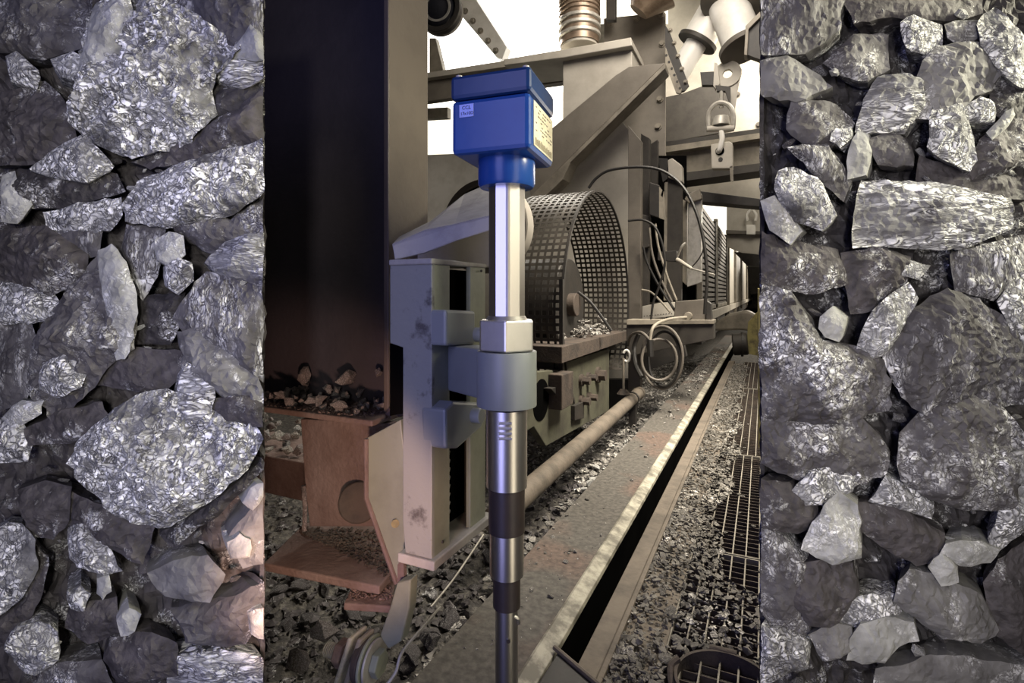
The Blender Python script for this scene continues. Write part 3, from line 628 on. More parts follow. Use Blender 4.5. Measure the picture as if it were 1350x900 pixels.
# pipe along the machine
o = thing('steel_pipe', 'long dusty brown pipe running along gravel below bearing frame', 'pipe', PZ(760, 590, .2))
a = PZ(688, 654, .25); b = PZ(841, 519, .25); d = (b-a).normalized()
MB().cyl(a-d*.3, b, .055, n=28).build('tube', 'railbrown', o)
MB().ring(b-d*.28, d, .062, .053, .03, 28).build('clamp_band', 'blacksteel', o)
MB().cyl(b, b+d*.12, .062, .05, n=28).build('end_fitting', 'railbrown', o)
MB().box(b.x-.03, b.x+.03, b.y-.25, b.y-.17, -.05, .2).build('support_leg', 'blacksteel', o)
o = thing('hanging_hook', 'small light ring hook on thin rod beside coiled cable', 'hook', PY(822, 517, 4.7))
MB().tube([PY(822, 472, 4.7), PY(822, 517, 4.7)], .012, sub=1).build('rod', 'beige2', o)
MB().cyl(PY(822, 516, 4.7)-Vector((0, 0, .02)), PY(822, 513, 4.7), .06, .03, n=14).build('foot', 'rustdark', o)
c = PY(826, 469, 4.7); MB().tube([c+Vector((.03*math.cos(t), 0, .05*math.sin(t))) for t in [k*.6-2.2 for k in range(9)]], .011).build('ring', 'white', o)
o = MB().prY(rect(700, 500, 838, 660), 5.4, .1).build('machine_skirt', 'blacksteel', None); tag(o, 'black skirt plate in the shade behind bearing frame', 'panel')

# upright machine parts beyond the guard
def single(name, mb, m, label, cat, group=None, bevel=.004): return tag(mb.build(name, m, None, bevel), label, cat, group)
single('back_panel', MB().prY([(688, 285), (745, 232), (818, 157), (829, 172), (829, 640), (700, 640), (688, 480)], 5.62, .03), 'beige', 'pale slanted sheet panel rising behind the mesh drum guard', 'panel')
single('support_post', MB().prY([(828, 165), (845, 185), (844, 515), (828, 528)], 5.25, .1), 'taupe', 'grey-brown upright post touching right side of the mesh drum guard', 'post')
single('support_post', MB().prY([(845, 176), (856, 182), (854, 465), (845, 465)], 5.6, .1), 'shade', 'dark upright post, second from the mesh drum guard', 'post')
single('channel_post', MB().prY([(857, 190), (867, 184), (866, 262), (857, 262)], 5.8, .08), 'shade', 'short dark channel post above the grey switch box', 'post')
single('recess_shade_sheet', MB().prY(rect(840, 205, 905, 398), 6.5, .03), 'hole', 'black sheet standing for shade behind the cluster of posts and cables', 'panel')  # sheet added as the dark of the recess behind the posts
o = thing('switch_box', 'dark switch box with pale jagged side by the posts', 'box', PY(865, 292, 5.5))
MB().prY([(856, 240), (869, 244), (869, 287), (856, 283)], 5.45, .12).build('body', 'blacksteel', o, .006)
MB().prY([(869, 246), (873, 250), (871, 257), (874, 262), (872, 268), (875, 252), (877, 290), (869, 287)], 5.45, .02).build('side_cover', 'beige2', o)
MB().prY([(846, 282), (856, 285), (856, 325), (846, 328)], 5.5, .1).build('terminal_block', 'shade', o, .004)
o = thing('frame_column', 'dark frame column with pale cap beyond the switch box', 'column', PY(888, 396, 6.0))
MB().prY([(880, 214), (899, 222), (898, 396), (878, 396)], 6.0, .1).build('web', 'shade', o, .004)
MB().prY([(876, 240), (880, 240), (878, 396), (875, 396)], 5.98, .1).build('flange', 'beige2', o)
MB().prY([(880, 211), (886, 208), (899, 218), (900, 240), (881, 234)], 5.95, .14).build('cap', 'beige', o, .01)
MB().prY([(867, 208), (880, 209), (880, 235), (874, 240)], 5.96, .1).build('cheek', 'blacksteel', o)
o = thing('frame_column', 'pale dusty frame column behind the loop of black cable', 'column', PY(915, 378, 6.4))
MB().prY([(908, 262), (925, 255), (924, 372), (906, 378)], 6.4, .1).build('web', 'galv', o, .004)
MB().prY([(902, 262), (908, 255), (922, 248), (925, 262), (908, 268)], 6.35, .12).build('cap', 'beige2', o, .01)
MB().prY([(899, 262), (906, 266), (905, 376), (899, 370)], 6.45, .1).build('flange', 'beige2', o)
o = thing('plinth_plate', 'cream base plate with a row of small holes under the cables', 'base plate', PY(868, 420, 5.4))
MB().prY([(844, 404), (870, 399), (892, 398), (892, 416), (844, 422)], 5.4, .06).build('plate', 'beige', o, .003)
mb = MB()
for k in range(12): p = PY(846+k*3.6, 416.8-k*.35, 5.4); mb.cyl(p, p-Vector((0, .004, 0)), .005, n=8)
mb.build('holes', 'blacksteel', o)
o = thing('junction_box', 'grey-brown junction box with round cable gland at the loop end', 'box', PY(910, 424, 5.1))
MB().prY([(890, 397), (931, 394), (931, 423), (888, 424)], 5.1, .2).build('body', 'taupe', o, .008)
p = PY(908, 416, 5.1); MB().cyl(p, p-Vector((0, .06, 0)), .035, n=18).build('gland', 'beige2', o, .004)
MB().prY([(931, 396), (937, 400), (938, 424), (931, 423)], 5.08, .15).build('side_bracket', 'blacksteel', o, .003)
single('cross_member', MB().prY([(826, 427), (941, 422), (941, 447), (826, 470)], 5.0, .2), 'shade', 'wide dark cross member under the junction box', 'beam')
single('cross_rail', MB().prY([(826, 421), (941, 422), (941, 427), (826, 428)], 4.98, .25), 'beige2', 'thin pale rail along top of the dark cross member', 'rail')
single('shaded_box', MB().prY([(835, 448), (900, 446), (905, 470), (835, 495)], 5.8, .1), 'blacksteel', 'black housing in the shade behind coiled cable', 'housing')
o = thing('actuator_arm', 'small bright actuator arm with rod between the frame columns', 'actuator', PY(895, 350, 5.6))
MB().prY([(867, 332), (892, 330), (892, 345), (867, 343)], 5.6, .08).build('bracket', 'blacksteel', o, .004)
MB().cyl(PY(893, 342, 5.55), PY(912, 354, 5.4), .022, .015, n=16).build('cylinder', 'beige', o)
MB().cyl(PY(912, 354, 5.4), PY(942, 362, 5.2), .008, n=10).build('rod', 'galv', o)
MB().tube([PY(893, 338, 5.55), PY(899, 325, 5.5), PY(904, 320, 5.5)], .012).build('link', 'galv', o)
# cables
def cable(pts, Y, r, label, m='rubber', name='cable', group=None):
    o = MB().tube([PY(p[0], p[1], Y+(p[2] if len(p) > 2 else 0)) for p in pts], r).build(name, m, None); return tag(o, label, 'cable', group)
cable([(776, 248), (786, 235), (805, 224), (845, 220), (875, 226), (900, 246), (918, 280), (928, 320), (932, 365), (930, 398), (929, 414)], 4.85, .014, 'thick black cable arching from guard top over to the junction box')
cable([(828, 291), (848, 290), (864, 300), (874, 325), (876, 352), (868, 380), (861, 400), (858, 425)], 5.05, .011, 'black cable curving down from the grey-brown post past the switch box')
cable([(848, 325), (853, 345), (866, 372), (885, 402), (890, 410)], 5.2, .012, 'leftmost black cable in the bundle hanging to the plinth')
cable([(856, 300), (860, 335), (870, 365), (886, 398)], 5.22, .012, 'grey cable in the middle of bundle hanging to the plinth', 'taupe')
cable([(864, 295), (868, 325), (880, 365), (892, 396)], 5.25, .011, 'rightmost pale cable in the bundle hanging to the plinth', 'beige2')
cable([(846, 382), (858, 385), (872, 398), (884, 412)], 5.15, .01, 'low pale cable sagging across the plinth plate', 'beige2')
cable([(925, 310), (928, 325), (922, 340), (912, 352)], 5.9, .007, 'fine cable looping against the pale frame column')
cable([(762, 385), (778, 398), (795, 420), (806, 436)], 4.0, .012, 'thin curved cable inside the drum guard')
# coiled cable
def loop(cx, cy, rx, ry, Y, ph=0, n=22, tilt=0):
    return [PY(cx+rx*math.cos(t+ph)+tilt*math.sin(t+ph), cy+ry*math.sin(t+ph), Y+.05*math.sin(t)) for t in [2*math.pi*k/n for k in range(n+1)]]
o = thing('coiled_cable', 'loose grey cable coil hanging from tie above the gravel', 'cable', PY(873, 512, 4.6))
for cx, cy, rx, ry in ((873, 471, 27, 41), (869, 474, 23, 27), (876, 473, 21, 36)): MB().tube(loop(cx, cy, rx, ry, 4.6, rx), .0125, 8, 3).build('loop', 'taupe' if rx > 22 else 'rubber', o)
MB().tube([PY(857, 448, 4.58), PY(858, 470, 4.57)], .028, sub=1).build('tie', 'rubber', o)
MB().tube([PY(857, 448, 4.58), PY(862, 430, 4.62), PY(880, 421, 4.8), PY(905, 418, 4.95)], .013).build('lead', 'beige2', o)
MB().tube([PY(857, 448, 4.58), PY(845, 438, 4.62), PY(832, 442, 4.8), PY(828, 455, 4.9)], .013).build('lead', 'taupe', o)
o = MB().tube([PY(846, 497, 4.5), PY(838, 480, 4.6), PY(836, 458, 4.7), PY(842, 440, 4.7)], .02).build('black_hose', 'rubber'); tag(o, 'black hose at left of the cable coil', 'hose')

# row of guards along the conveyor, receding
GXR = -.8
spans = [(923.5, 943, 269, 379, 'mesh'), (944.5, 957.5, 294, 382, 'mesh'), (959, 967.5, 314, 384, 'plain'), (968.5, 976, 325, 385, 'plain'), (977, 983, 337, 386, 'plain'), (984, 988.5, 346, 386.5, 'plain'), (989.3, 993, 353, 387, 'dark'), (993.6, 994.6, 359, 387, 'dark')]
names = ['nearest slatted guard panel of the row along the conveyor', 'second slatted guard panel of the row along the conveyor', 'first smooth pale guard panel after the slatted ones', 'second smooth pale guard panel in the row', 'third smooth pale guard panel in the row', 'fourth small pale guard panel far down the row', 'dark far guard panel near vanishing end of the row', 'farthest dark guard panel at vanishing end of the row']
for (x0, x1, yt, yb, kd), nm in zip(spans, names):
    hgt = 1.28 if kd == 'mesh' else 1.15
    p0 = PX(x0, yt, GXR); p1 = PX(x1, yt+(x1-x0)*hgt, GXR); zb = .62+ .0
    t_ = thing('conveyor_guard', nm, 'machine guard', Vector((GXR, (p0.y+p1.y)/2, zb)), 'guard panels along the conveyor')
    y0, y1 = p0.y, p1.y; zt = min((p0.z+p1.z)/2, 3.0); mm = {'mesh': 'beige2', 'plain': 'beige', 'dark': 'shade'}[kd]
    if kd == 'mesh':
        mb = MB(); z = 1.0
        while z < zt: mb.box(GXR-.02, GXR, y0+.05, y1-.05, z, z+.055); z += .085
        mb.build('slats', 'taupe', t_); MB().box(GXR-.06, GXR-.05, y0, y1, 1.0, zt).build('backing', 'shade', t_)
        MB().box(GXR-.05, GXR+.02, y0, y0+.12, zb, zt+.05).build('frame_post', 'beige2', t_, .005); MB().box(GXR-.05, GXR+.02, y1-.12, y1, zb, zt+.05).build('frame_post', 'shade', t_, .005)
        MB().box(GXR-.05, GXR+.02, y0, y1, .95, 1.02).build('bottom_rail', 'beige2', t_, .005)
    else:
        MB().box(GXR-.05, GXR, y0, y1, .95, zt).build('sheet', mm, t_, .01); MB().box(GXR-.02, GXR+.05, y0, y0+.15, zb, zt+.06).build('frame_post', 'beige2' if kd != 'dark' else 'shade', t_, .005)
single('conveyor_beam', MB().box(GXR-.2, GXR+.05, 8.2, 50, .78, .93), 'beige', 'long pale beam under the row of guards, running into distance', 'beam')
single('conveyor_sill', MB().box(GXR-.3, GXR-.02, 8.4, 50, .45, .77), 'shade', 'dark sill beneath the long pale conveyor beam', 'beam')
single('covered_block', MB().prY([(938, 428), (960, 414), (985, 409), (999, 416), (1000, 437), (975, 435), (940, 436)], 10.5, .6), 'beige2', 'pale dusty block at far end of the deck plate', 'block', None, .04)
o = thing('end_roller', 'dark roller drum beside the yellow striped block', 'roller', PY(976, 468, 9))
MB().cyl(PY(966, 454, 9), PY(986, 453, 9), .17, n=30).build('drum', 'shade', o, .02)
MB().ring(PY(977, 453.5, 9), (1, .1, 0), .19, .16, .03, 30).build('rib', 'blacksteel', o)
single('striped_block', MB().prY([(986, 425), (1004, 405), (1006, 470), (984, 466)], 9.05, .3), 'yellow', 'worn yellow and black block at the end of walkway', 'block')
single('yellow_post', MB().prY([(998.5, 380), (1006, 380), (1006, 592), (999.5, 590)], 3.45, .03), 'yellow', 'thin dull yellow post at right edge of the walkway', 'post')

# ------------------------------------------------------------------ overhead right
single('bolted_plate', MB().prY([(796, 24), (877, 16), (877, 440), (796, 440)], 6.6, .05), 'brace', 'tall taupe steel plate with bolt heads behind diagonal brace', 'panel')
pb = bpy.data.objects['bolted_plate']
for px, py in ((805, 32), (839, 25), (872, 20), (873, 58), (871, 94), (870, 131), (868, 167)):
    b_ = MB().bolt(PY(px, py, 6.6), (0, -1, 0), .03, .045); b_.build('bolt_head', 'beige2', pb)
o = thing('chute_housing', 'pale box housing with flanged lid below the ribbed duct', 'housing', PY(785, 240, 5.7))
MB().prY([(742, 77), (833, 61), (833, 88), (812, 100), (742, 158)], 5.7, .5).build('body', 'beige', o, .008)
MB().prY([(664, 78), (742, 65), (832, 49), (833, 60), (742, 76), (664, 86)], 5.6, .65).build('lid_flange', 'beige', o, .008)
o = thing('diagonal_brace', 'wide dusty diagonal channel brace crossing from sensor head to upper right', 'brace', PY(735, 235, 5.3))
MB().prY([(690, 200), (735, 163), (812, 99), (829, 88), (877, 83), (733, 226), (700, 262)], 5.3, .15).build('web', 'brace', o, .004)
MB().prY([(733, 226), (877, 83), (877, 90), (752, 214), (742, 236), (730, 248), (690, 285), (690, 268)], 5.22, .22).build('lower_flange', 'beige2', o, .004)
o = thing('perforated_strap', 'steep perforated steel strap at the edge of bolted plate', 'bracket', PY(892, 120, 6.4))
MB().prY([(877, 33), (883, 42), (908, 112), (902, 119), (897, 121), (877, 60)], 6.3, .05).build('dark_leg', 'blacksteel', o)
MB().prY([(877, 62), (899, 118), (897, 123), (891, 122), (877, 84)], 6.28, .04).build('punched_leg', 'beige2', o)
mb = MB()
for k in range(6): p = PY(878.5+k*3.6, 73+k*8.6, 6.28); mb.cyl(p, p-Vector((0, .006, 0)), .014, n=10)
mb.build('holes', 'blacksteel', o)
for k in range(5): MB().bolt(PY(884+k*5, 40+k*17, 6.3), (0, -1, 0), .018, .03).build('bolt', 'beige2', o)
# wall of the upper right bay and its girders
single('bay_panel', MB().prY([(872, 0), (1010, -10), (1010, 260), (872, 260)], 9.0, .1), 'beige', 'pale sheet wall panel with rivets behind the lifting shackle', 'panel')
bp_ = bpy.data.objects['bay_panel']
for px, py in ((905, 100), (912, 135), (972, 125), (895, 178), (1000, 165), (912, 200), (897, 222), (970, 190)): MB().bolt(PY(px, py, 9.0), (0, -1, 0), .03, .06).build('bolt_head', 'taupe', bp_)
single('hood_sheet', MB().prY([(877, 128), (900, 123), (935, 110), (952, 116), (966, 118), (966, 172), (877, 188)], 8.6, .06), 'shade', 'dark sheet hood hanging beneath the white forked pipe', 'panel')
o = thing('overhead_girder', 'pale steel girder with dark flanges crossing behind the lifting shackle', 'girder', PY(940, 236, 7.6))
MB().prY([(876, 187), (1010, 168), (1010, 174), (876, 193)], 7.5, .4).build('upper_flange', 'blacksteel', o)
MB().prY([(876, 193), (1010, 174), (1010, 181), (876, 201)], 7.45, .4).build('upper_lip', 'beige2', o)
MB().prY([(884, 201), (1010, 182), (1010, 222), (884, 236)], 7.6, .05).build('web', 'beige2', o)
MB().prY([(898, 228), (1010, 214), (1010, 224), (898, 239)], 7.4, .45).build('lower_flange', 'shade', o)
single('cross_girder', MB().prY([(900, 254), (925, 252), (1010, 263), (1010, 273), (928, 266), (900, 262)], 7.2, .3), 'blacksteel', 'black sloping beam above the bright far opening', 'beam')
single('valance_panel', MB().prY([(898, 239), (1010, 226), (1010, 264), (925, 254), (898, 254)], 8.2, .05), 'beige', 'pale strip panel between girder and black sloping beam', 'panel')
tag(MB().prY([(925, 262), (962, 266), (962, 330), (925, 300)], 20, .05).build('window_2', 'sky2'), kind='structure')
single('partition_panel', MB().prY([(958, 264), (1008, 268), (1008, 336), (978, 333), (958, 325)], 12.5, .1), 'beige', 'pale far wall panel with second shackle in the distance', 'panel')
single('far_rail', MB().prY([(957, 303), (1008, 305), (1008, 309), (957, 308)], 12.3, .2), 'taupe', 'thin dark rail across the pale far panel', 'rail')
single('far_beam', MB().prY([(968, 332), (1008, 333), (1008, 352), (985, 350)], 14, .3), 'blacksteel', 'black beam low under the pale far panel', 'beam')
single('far_machine', MB().prY([(985, 352), (1008, 352), (1008, 386), (990, 388)], 24, .5), 'shade', 'dim dark equipment at the far end of hall', 'machine')
o = thing('shackle', 'small pale shackle far off on the distant panel', 'shackle', PY(991, 298, 12.2), 'lifting shackles')
MB().tube([PY(986, 291, 12.2), PY(985, 283, 12.2), PY(991, 276, 12.2), PY(997, 283, 12.2), PY(996, 291, 12.2)], .03).build('bow', 'white', o)
MB().prY([(984, 296), (996, 296), (996, 309), (984, 309)], 12.2, .05).build('block', 'white', o, .01)
# near shackle assembly
SY = 6.5
o = thing('lug_plate', 'pale rounded lifting lug with hole above the near shackle', 'lug', PY(955, 120, SY+.1))
c = PY(959, 97, SY+.1); R_ = .15
MB().ring(c, (0, 1, 0), R_, .05, .05, 36).build('eye', 'beige', o, .004)
MB().prY([(950, 108), (973, 96), (978, 90), (972, 120), (966, 165), (962, 165), (962, 122)], SY+.12, .04).build('tail', 'beige', o)
MB().prY([(942, 82), (946, 84), (949, 110), (943, 117), (940, 112)], SY, .1).build('upright_fin', 'beige', o, .003)
MB().prY([(923, 95), (941, 94), (941, 112), (925, 112)], SY, .08).build('side_bracket', 'blacksteel', o, .003)
MB().prY([(943, 112), (963, 114), (963, 140), (956, 120), (945, 120)], SY-.02, .06).build('saddle', 'shade', o, .003)
o = thing('lifting_shackle', 'near bow shackle with pin hanging at upper right', 'shackle', PY(950, 172, SY), 'lifting shackles')
MB().tube([PY(951, 120, SY), PY(951, 142, SY)], .022, sub=1).build('upper_link', 'galv', o)
MB().tube([PY(934, 168, SY-.03), PY(934, 150, SY-.03), (PY(941, 139, SY-.03)), PY(951, 135, SY-.03), PY(962, 140, SY-.03), PY(967, 152, SY-.03), PY(966, 170, SY-.03)], .026).build('bow', 'galv', o)
MB().cyl(PY(932, 170, SY-.03), PY(968, 169, SY-.03), .035, n=20).build('pin', 'beige', o, .004)
MB().cyl(PY(950, 166, SY), PY(950, 154, SY), .1, .085, n=24).build('swivel_cup', 'galv', o, .006)
MB().tube([PY(950, 170, SY-.02), PY(952, 182, SY-.05), PY(949, 196, SY-.04), PY(947, 200, SY)], .03).build('lower_link', 'white', o)
o = thing('hoist_block', 'pale square hoist block with hole under the near shackle', 'block', PY(951, 221, SY))
MB().prY([(937, 190), (961, 186), (966, 189), (966, 222), (938, 222)], SY, .12).build('body', 'beige', o, .01)
p = PY(949, 199, SY); MB().cyl(p, p-Vector((0, .006, 0)), .048, n=20).build('socket', 'hole', o)
p = PY(950, 210, SY); MB().cyl(p, p-Vector((0, .008, 0)), .024, n=14).build('bolt_hole', 'blacksteel', o)
MB().prY([(962, 220), (966, 218), (967, 240), (963, 238)], SY, .03).build('tail_strip', 'beige2', o)
# white forked pipe
WY = 6.8
o = thing('forked_pipe', 'bright white forked pipe with dark flanges at upper right', 'pipe', PY(945, 80, WY))
a = PY(955, -5, WY); b = PY(919, 56, WY); d1 = (b-a).normalized()
MB().cyl(a, b, .2, n=36).build('left_branch', 'white', o)
MB().cyl(b, b+d1*.45, .13, n=30).build('left_tail', 'white', o)
MB().cyl(b-d1*.03, b+d1*.02, .245, n=36).build('flange', 'shade', o, .004)
a = PY(958, 2, WY-.2); b = PY(981, 62, WY-.3); d2 = (b-a).normalized()
MB().cyl(a, b, .215, n=36).build('right_branch', 'white', o)
MB().cyl(b-d2*.03, b+d2*.03, .27, n=36).build('flange', 'taupe', o, .004)
MB().cyl(PY(972, -14, WY-.3), PY(970, 2, WY-.35), .38, n=40).build('top_disc', 'taupe', o, .01)
o = thing('pipe_bracket', 'black angular bracket against the right branch of white pipe', 'bracket', PY(990, 74, WY-.6))
MB().prY([(986, 36), (1006, 18), (1006, 80), (984, 72)], WY-.6, .1).build('web', 'blacksteel', o, .004)
MB().prY([(983, 34), (1003, 14), (1006, 19), (987, 38), (985, 73), (981, 72)], WY-.65, .14).build('frame', 'beige2', o, .004)
# ------------------------------------------------------------------ overhead left
o = thing('ribbed_duct', 'vertical brown ribbed duct with bright clamp rings, top centre', 'duct', PY(763, 62, 5.9))
cb = PY(764, 60, 5.85); rd = 28/700*5.75
MB().cyl(cb, cb+UP*1.6, rd*.96, n=48).build('sleeve', 'brass', o)
mb = MB()
for k in range(9): mb.lathe(cb+UP*(.33+k*.05), UP, [(rd*.96, 0), (rd*1.03, .012), (rd*1.03, .026), (rd*.96, .038)], 48)
mb.build('ribs', 'brass', o)
for k, zz_ in enumerate((.07, .16, .24)): MB().lathe(cb+UP*zz_, UP, [(rd*.98, 0), (rd*1.05, .01), (rd*1.05, .04), (rd*.98, .05)], 48).build('clamp_ring', 'galv', o)
MB().cyl(cb-UP*.03, cb+UP*.05, rd*.9, n=40).build('spigot', 'beige', o)
o = MB().cyl(PY(842, 16, 6.2), PY(862, -12, 6.2), .12, .3, n=36).build('copper_cone', 'brass', None); tag(o, 'brown metal cone end poking in at the top edge', 'duct')
single('hanger_bar', MB().prY([(799, -10), (811, -10), (811, 26), (799, 26)], 6.3, .08), 'shade', 'short dark vertical bar right of the ribbed duct', 'bar')
single('ceiling_beam', MB().prY([(555, 104), (742, 77), (742, 108), (560, 134), (555, 134)], 6.3, .12), 'brace', 'dark brown horizontal beam passing behind the blue sensor head', 'beam')
single('beam_flange', MB().prY([(555, 97), (664, 80), (742, 66), (742, 77), (555, 104)], 6.2, .3), 'beige', 'pale flange strip on top of the dark brown horizontal beam', 'beam')
single('short_beam', MB().prY([(555, 143), (590, 141), (590, 155), (555, 157)], 6.6, .1), 'beige2', 'short grey beam stub left of the blue sensor head', 'beam')
single('roof_girder', MB().prY([(600, -6), (624, -6), (668, 62), (662, 78), (655, 76), (604, 16)], 6.9, .15), 'white', 'washed out diagonal roof girder beneath the skylight', 'girder')
mb_ = bpy.data.objects['roof_girder']
for k in range(5): MB().bolt(PY(614+k*10, 15+k*13, 6.9), (0, -1, 0), .03, .05).build('bolt', 'beige2', mb_)
single('side_strut', MB().prY([(566, 50), (574, 50), (584, 92), (580, 95), (566, 98)], 6.8, .1), 'beige2', 'pale narrow strut between column and skylight', 'strut')
tag(MB().prY([(540, -60), (738, -60), (738, 110), (540, 130)], 7.6, .05).build('window_1', 'sky'), kind='structure')
tag(MB().prY([(540, 120), (760, 105), (760, 200), (540, 208)], 7.9, .05).build('window_3', 'sky2'), kind='structure')
tag(MB().prY([(790, -60), (880, -60), (880, 30), (790, 30)], 8.6, .05).build('window_4', 'sky2'), kind='structure')
single('lower_panel', MB().prY([(540, 205), (760, 196), (760, 330), (540, 330)], 7.4, .05), 'white', 'dusty beige panel under the bright opening behind sensor neck', 'panel')
o = thing('floodlight', 'round dark rimmed floodlight with glass lens at the top beside column', 'lamp', PY(580, 48, 4.0))
c = PY(579, 13, 4.0); ad = (CAM-c); ad.z = 0; ad = (ad.normalized()+Vector((-.35, 0, -.05))).normalized(); fr = 33/700*4.2
MB().lathe(c-ad*.1, ad, [(fr*.7, 0), (fr, .05), (fr*1.02, .1), (fr*.95, .13)], 44).build('housing', 'blacksteel', o)
MB().ring(c+ad*.02, ad, fr*1.05, fr*.82, .03, 44).build('rim', 'shade', o, .004)
MB().cyl(c+ad*.03, c+ad*.045, fr*.8, fr*.7, n=40).build('lens', 'glass', o)
MB().ring(c+ad*.04, ad, fr*.62, fr*.52, .012, 40).build('inner_ring', 'galv', o)
MB().cyl(c-ad*.22, c-ad*.08, fr*.55, fr*1.02, n=36).build('collar', 'beige', o)
o = thing('ceiling_floodlight', 'glaring overhead floodlight above the blue sensor head', 'lamp', PY(702, 60, 6.9))
c = PY(702, 34, 6.8); ad = (PD(660, 300, 3)-c).normalized()
MB().cyl(c-ad*.12, c, .16, .25, n=36).build('shell', 'white', o); MB().cyl(c, c+ad*.02, .24, n=36).build('lamp_face', 'lamp', o)
# large ring behind the brace
o = thing('return_drum', 'pale rounded drum end with dark rim beneath the beige panel', 'drum', PY(642, 384, 2.7))
c = PY(636, 298, 2.6); dr = 66/700*2.8
MB().cyl(c+Vector((0, .03, 0)), c+Vector((0, .12, 0)), dr*.98, n=60).build('shell', 'beige', o)
MB().ring(c, (0, 1, 0), dr, dr*.86, .03, 60).build('rim', 'taupe', o, .004)
MB().cyl(c+Vector((0, .012, 0)), c+Vector((0, .028, 0)), dr*.87, n=50).build('dark_recess', 'hole', o)

# ------------------------------------------------------------------ banks of ore rock on both sides
BD = .9
def bankpt(px, py, d): p = CAM+(FW+RT*((px-675)/700)+UP*((388-py)/700))*BD; return p+FW*d      # a point on the bank face, then straight back by d
def rockshape(name, pts, m, label, proud, side, group=None, seed=0, back=.07, dome=1.0):
    """irregular boulder with the given outline on the bank face; bulges forward, narrows backwards into the bank"""
    rnd = random.Random(seed); n0 = len(pts); P = []
    for i in range(n0):                                     # refine the outline with small breaks
        a = Vector(pts[i]); b = Vector(pts[(i+1) % n0]); L = (b-a).length; k = max(2, int(L/9))
        nn = Vector((-(b-a).y, (b-a).x)).normalized()
        for j in range(k):
            t = j/k; q = a.lerp(b, t)
            if j: q = q+nn*rnd.uniform(-1.6, 1.6)
            P.append(q)
    cx = sum(p.x for p in P)/len(P); cy = sum(p.y for p in P)/len(P); n = len(P); c = Vector((cx, cy))
    P = [c+(p-c)*(1+5/max(12, (p-c).length)) for p in P]
    P = [Vector((min(p.x, 347.5) if side < 0 else max(p.x, 1002.5), p.y)) for p in P]
    kk = (BD-proud)/BD; P = [Vector((675+(p.x-675)*kk, 388+(p.y-388)*kk)) for p in P]; c = Vector((675+(c.x-675)*kk, 388+(c.y-388)*kk))
    hgt = min(max(p.x for p in P)-min(p.x for p in P), max(p.y for p in P)-min(p.y for p in P))/700*BD*.2*dome
    # facet directions give a broken-stone front
    fac = [(Vector((math.cos(t), math.sin(t))), rnd.uniform(.35, .9)) for t in [rnd.uniform(0, 6.28) for _ in range(5)]]
    rad = max((p-c).length for p in P)
    def hh(q, e):
        v = (q-c)/rad; h = 1.0
        for d, o in fac: h = min(h, 1.15-max(0, v.dot(d)+o-.45)*1.1)
        h = h*min(1, e/(rad*.2))**.6
        w3 = Vector((q.x*.03+seed*7.1, q.y*.03, seed*1.3))
        return hgt*(h+.3*noise.noise(w3)+.2*abs(noise.noise(w3*2.6))+.16*noise.noise(w3*6)+.08*noise.noise(w3*11))
    def dist(q):
        m_ = 1e9
        for k in range(n):
            a = P[k]; b = P[(k+1) % n]; ab = b-a; t = max(0, min(1, (q-a).dot(ab)/max(1e-9, ab.length_squared))); m_ = min(m_, (a+ab*t-q).length_squared)
        return math.sqrt(m_)
    def inside(q):
        r_ = False
        for k in range(n):
            a = P[k]; b = P[(k+1) % n]
            if (a.y > q.y) != (b.y > q.y) and q.x < (b.x-a.x)*(q.y-a.y)/(b.y-a.y)+a.x: r_ = not r_
        return r_
    st = max(2.5, min(5.0, rad/10)); Q = list(P); x0_, x1_ = min(p.x for p in P), max(p.x for p in P); y0_, y1_ = min(p.y for p in P), max(p.y for p in P)
    y = y0_; row = 0
    while y < y1_:
        x = x0_+(st/2 if row % 2 else 0)
        while x < x1_:
            q = Vector((x+rnd.uniform(-.3, .3)*st, y+rnd.uniform(-.3, .3)*st))
            if inside(q) and dist(q) > st*.45: Q.append(q)
            x += st
        y += st*.87; row += 1
    ov, oe, of, orig, _, _ = delaunay_2d_cdt(Q, [(k, (k+1) % n) for k in range(n)], [], 1, 1e-5)
    idx = {}
    for k, L_ in enumerate(orig):
        for a in L_:
            if a < n: idx[a] = k
    vs = []
    for q in ov: q = Vector(q); vs.append(bankpt(q.x, q.y, -proud-hh(q, dist(q))))
    fs = [list(f) for f in of]; last = [idx.get(k, 0) for k in range(n)]
    for s_, dd in ((.93, back*.5), (.72, back)):
        cur = []
        for p in P: q = c+(p-c)*s_; cur.append(len(vs)); vs.append(bankpt(q.x, q.y, dd-proud)+RT*(side*dd*.8))
        for k in range(n): k2 = (k+1) % n; fs.append([last[k], last[k2], cur[k2], cur[k]])
        last = cur
    fs.append(last)
    fs = [f for f in fs if len(set(f)) == len(f)]
    mb = MB(); mb.add(vs, fs); o = mb.build(name, m); return tag(o, label, 'rock', group)
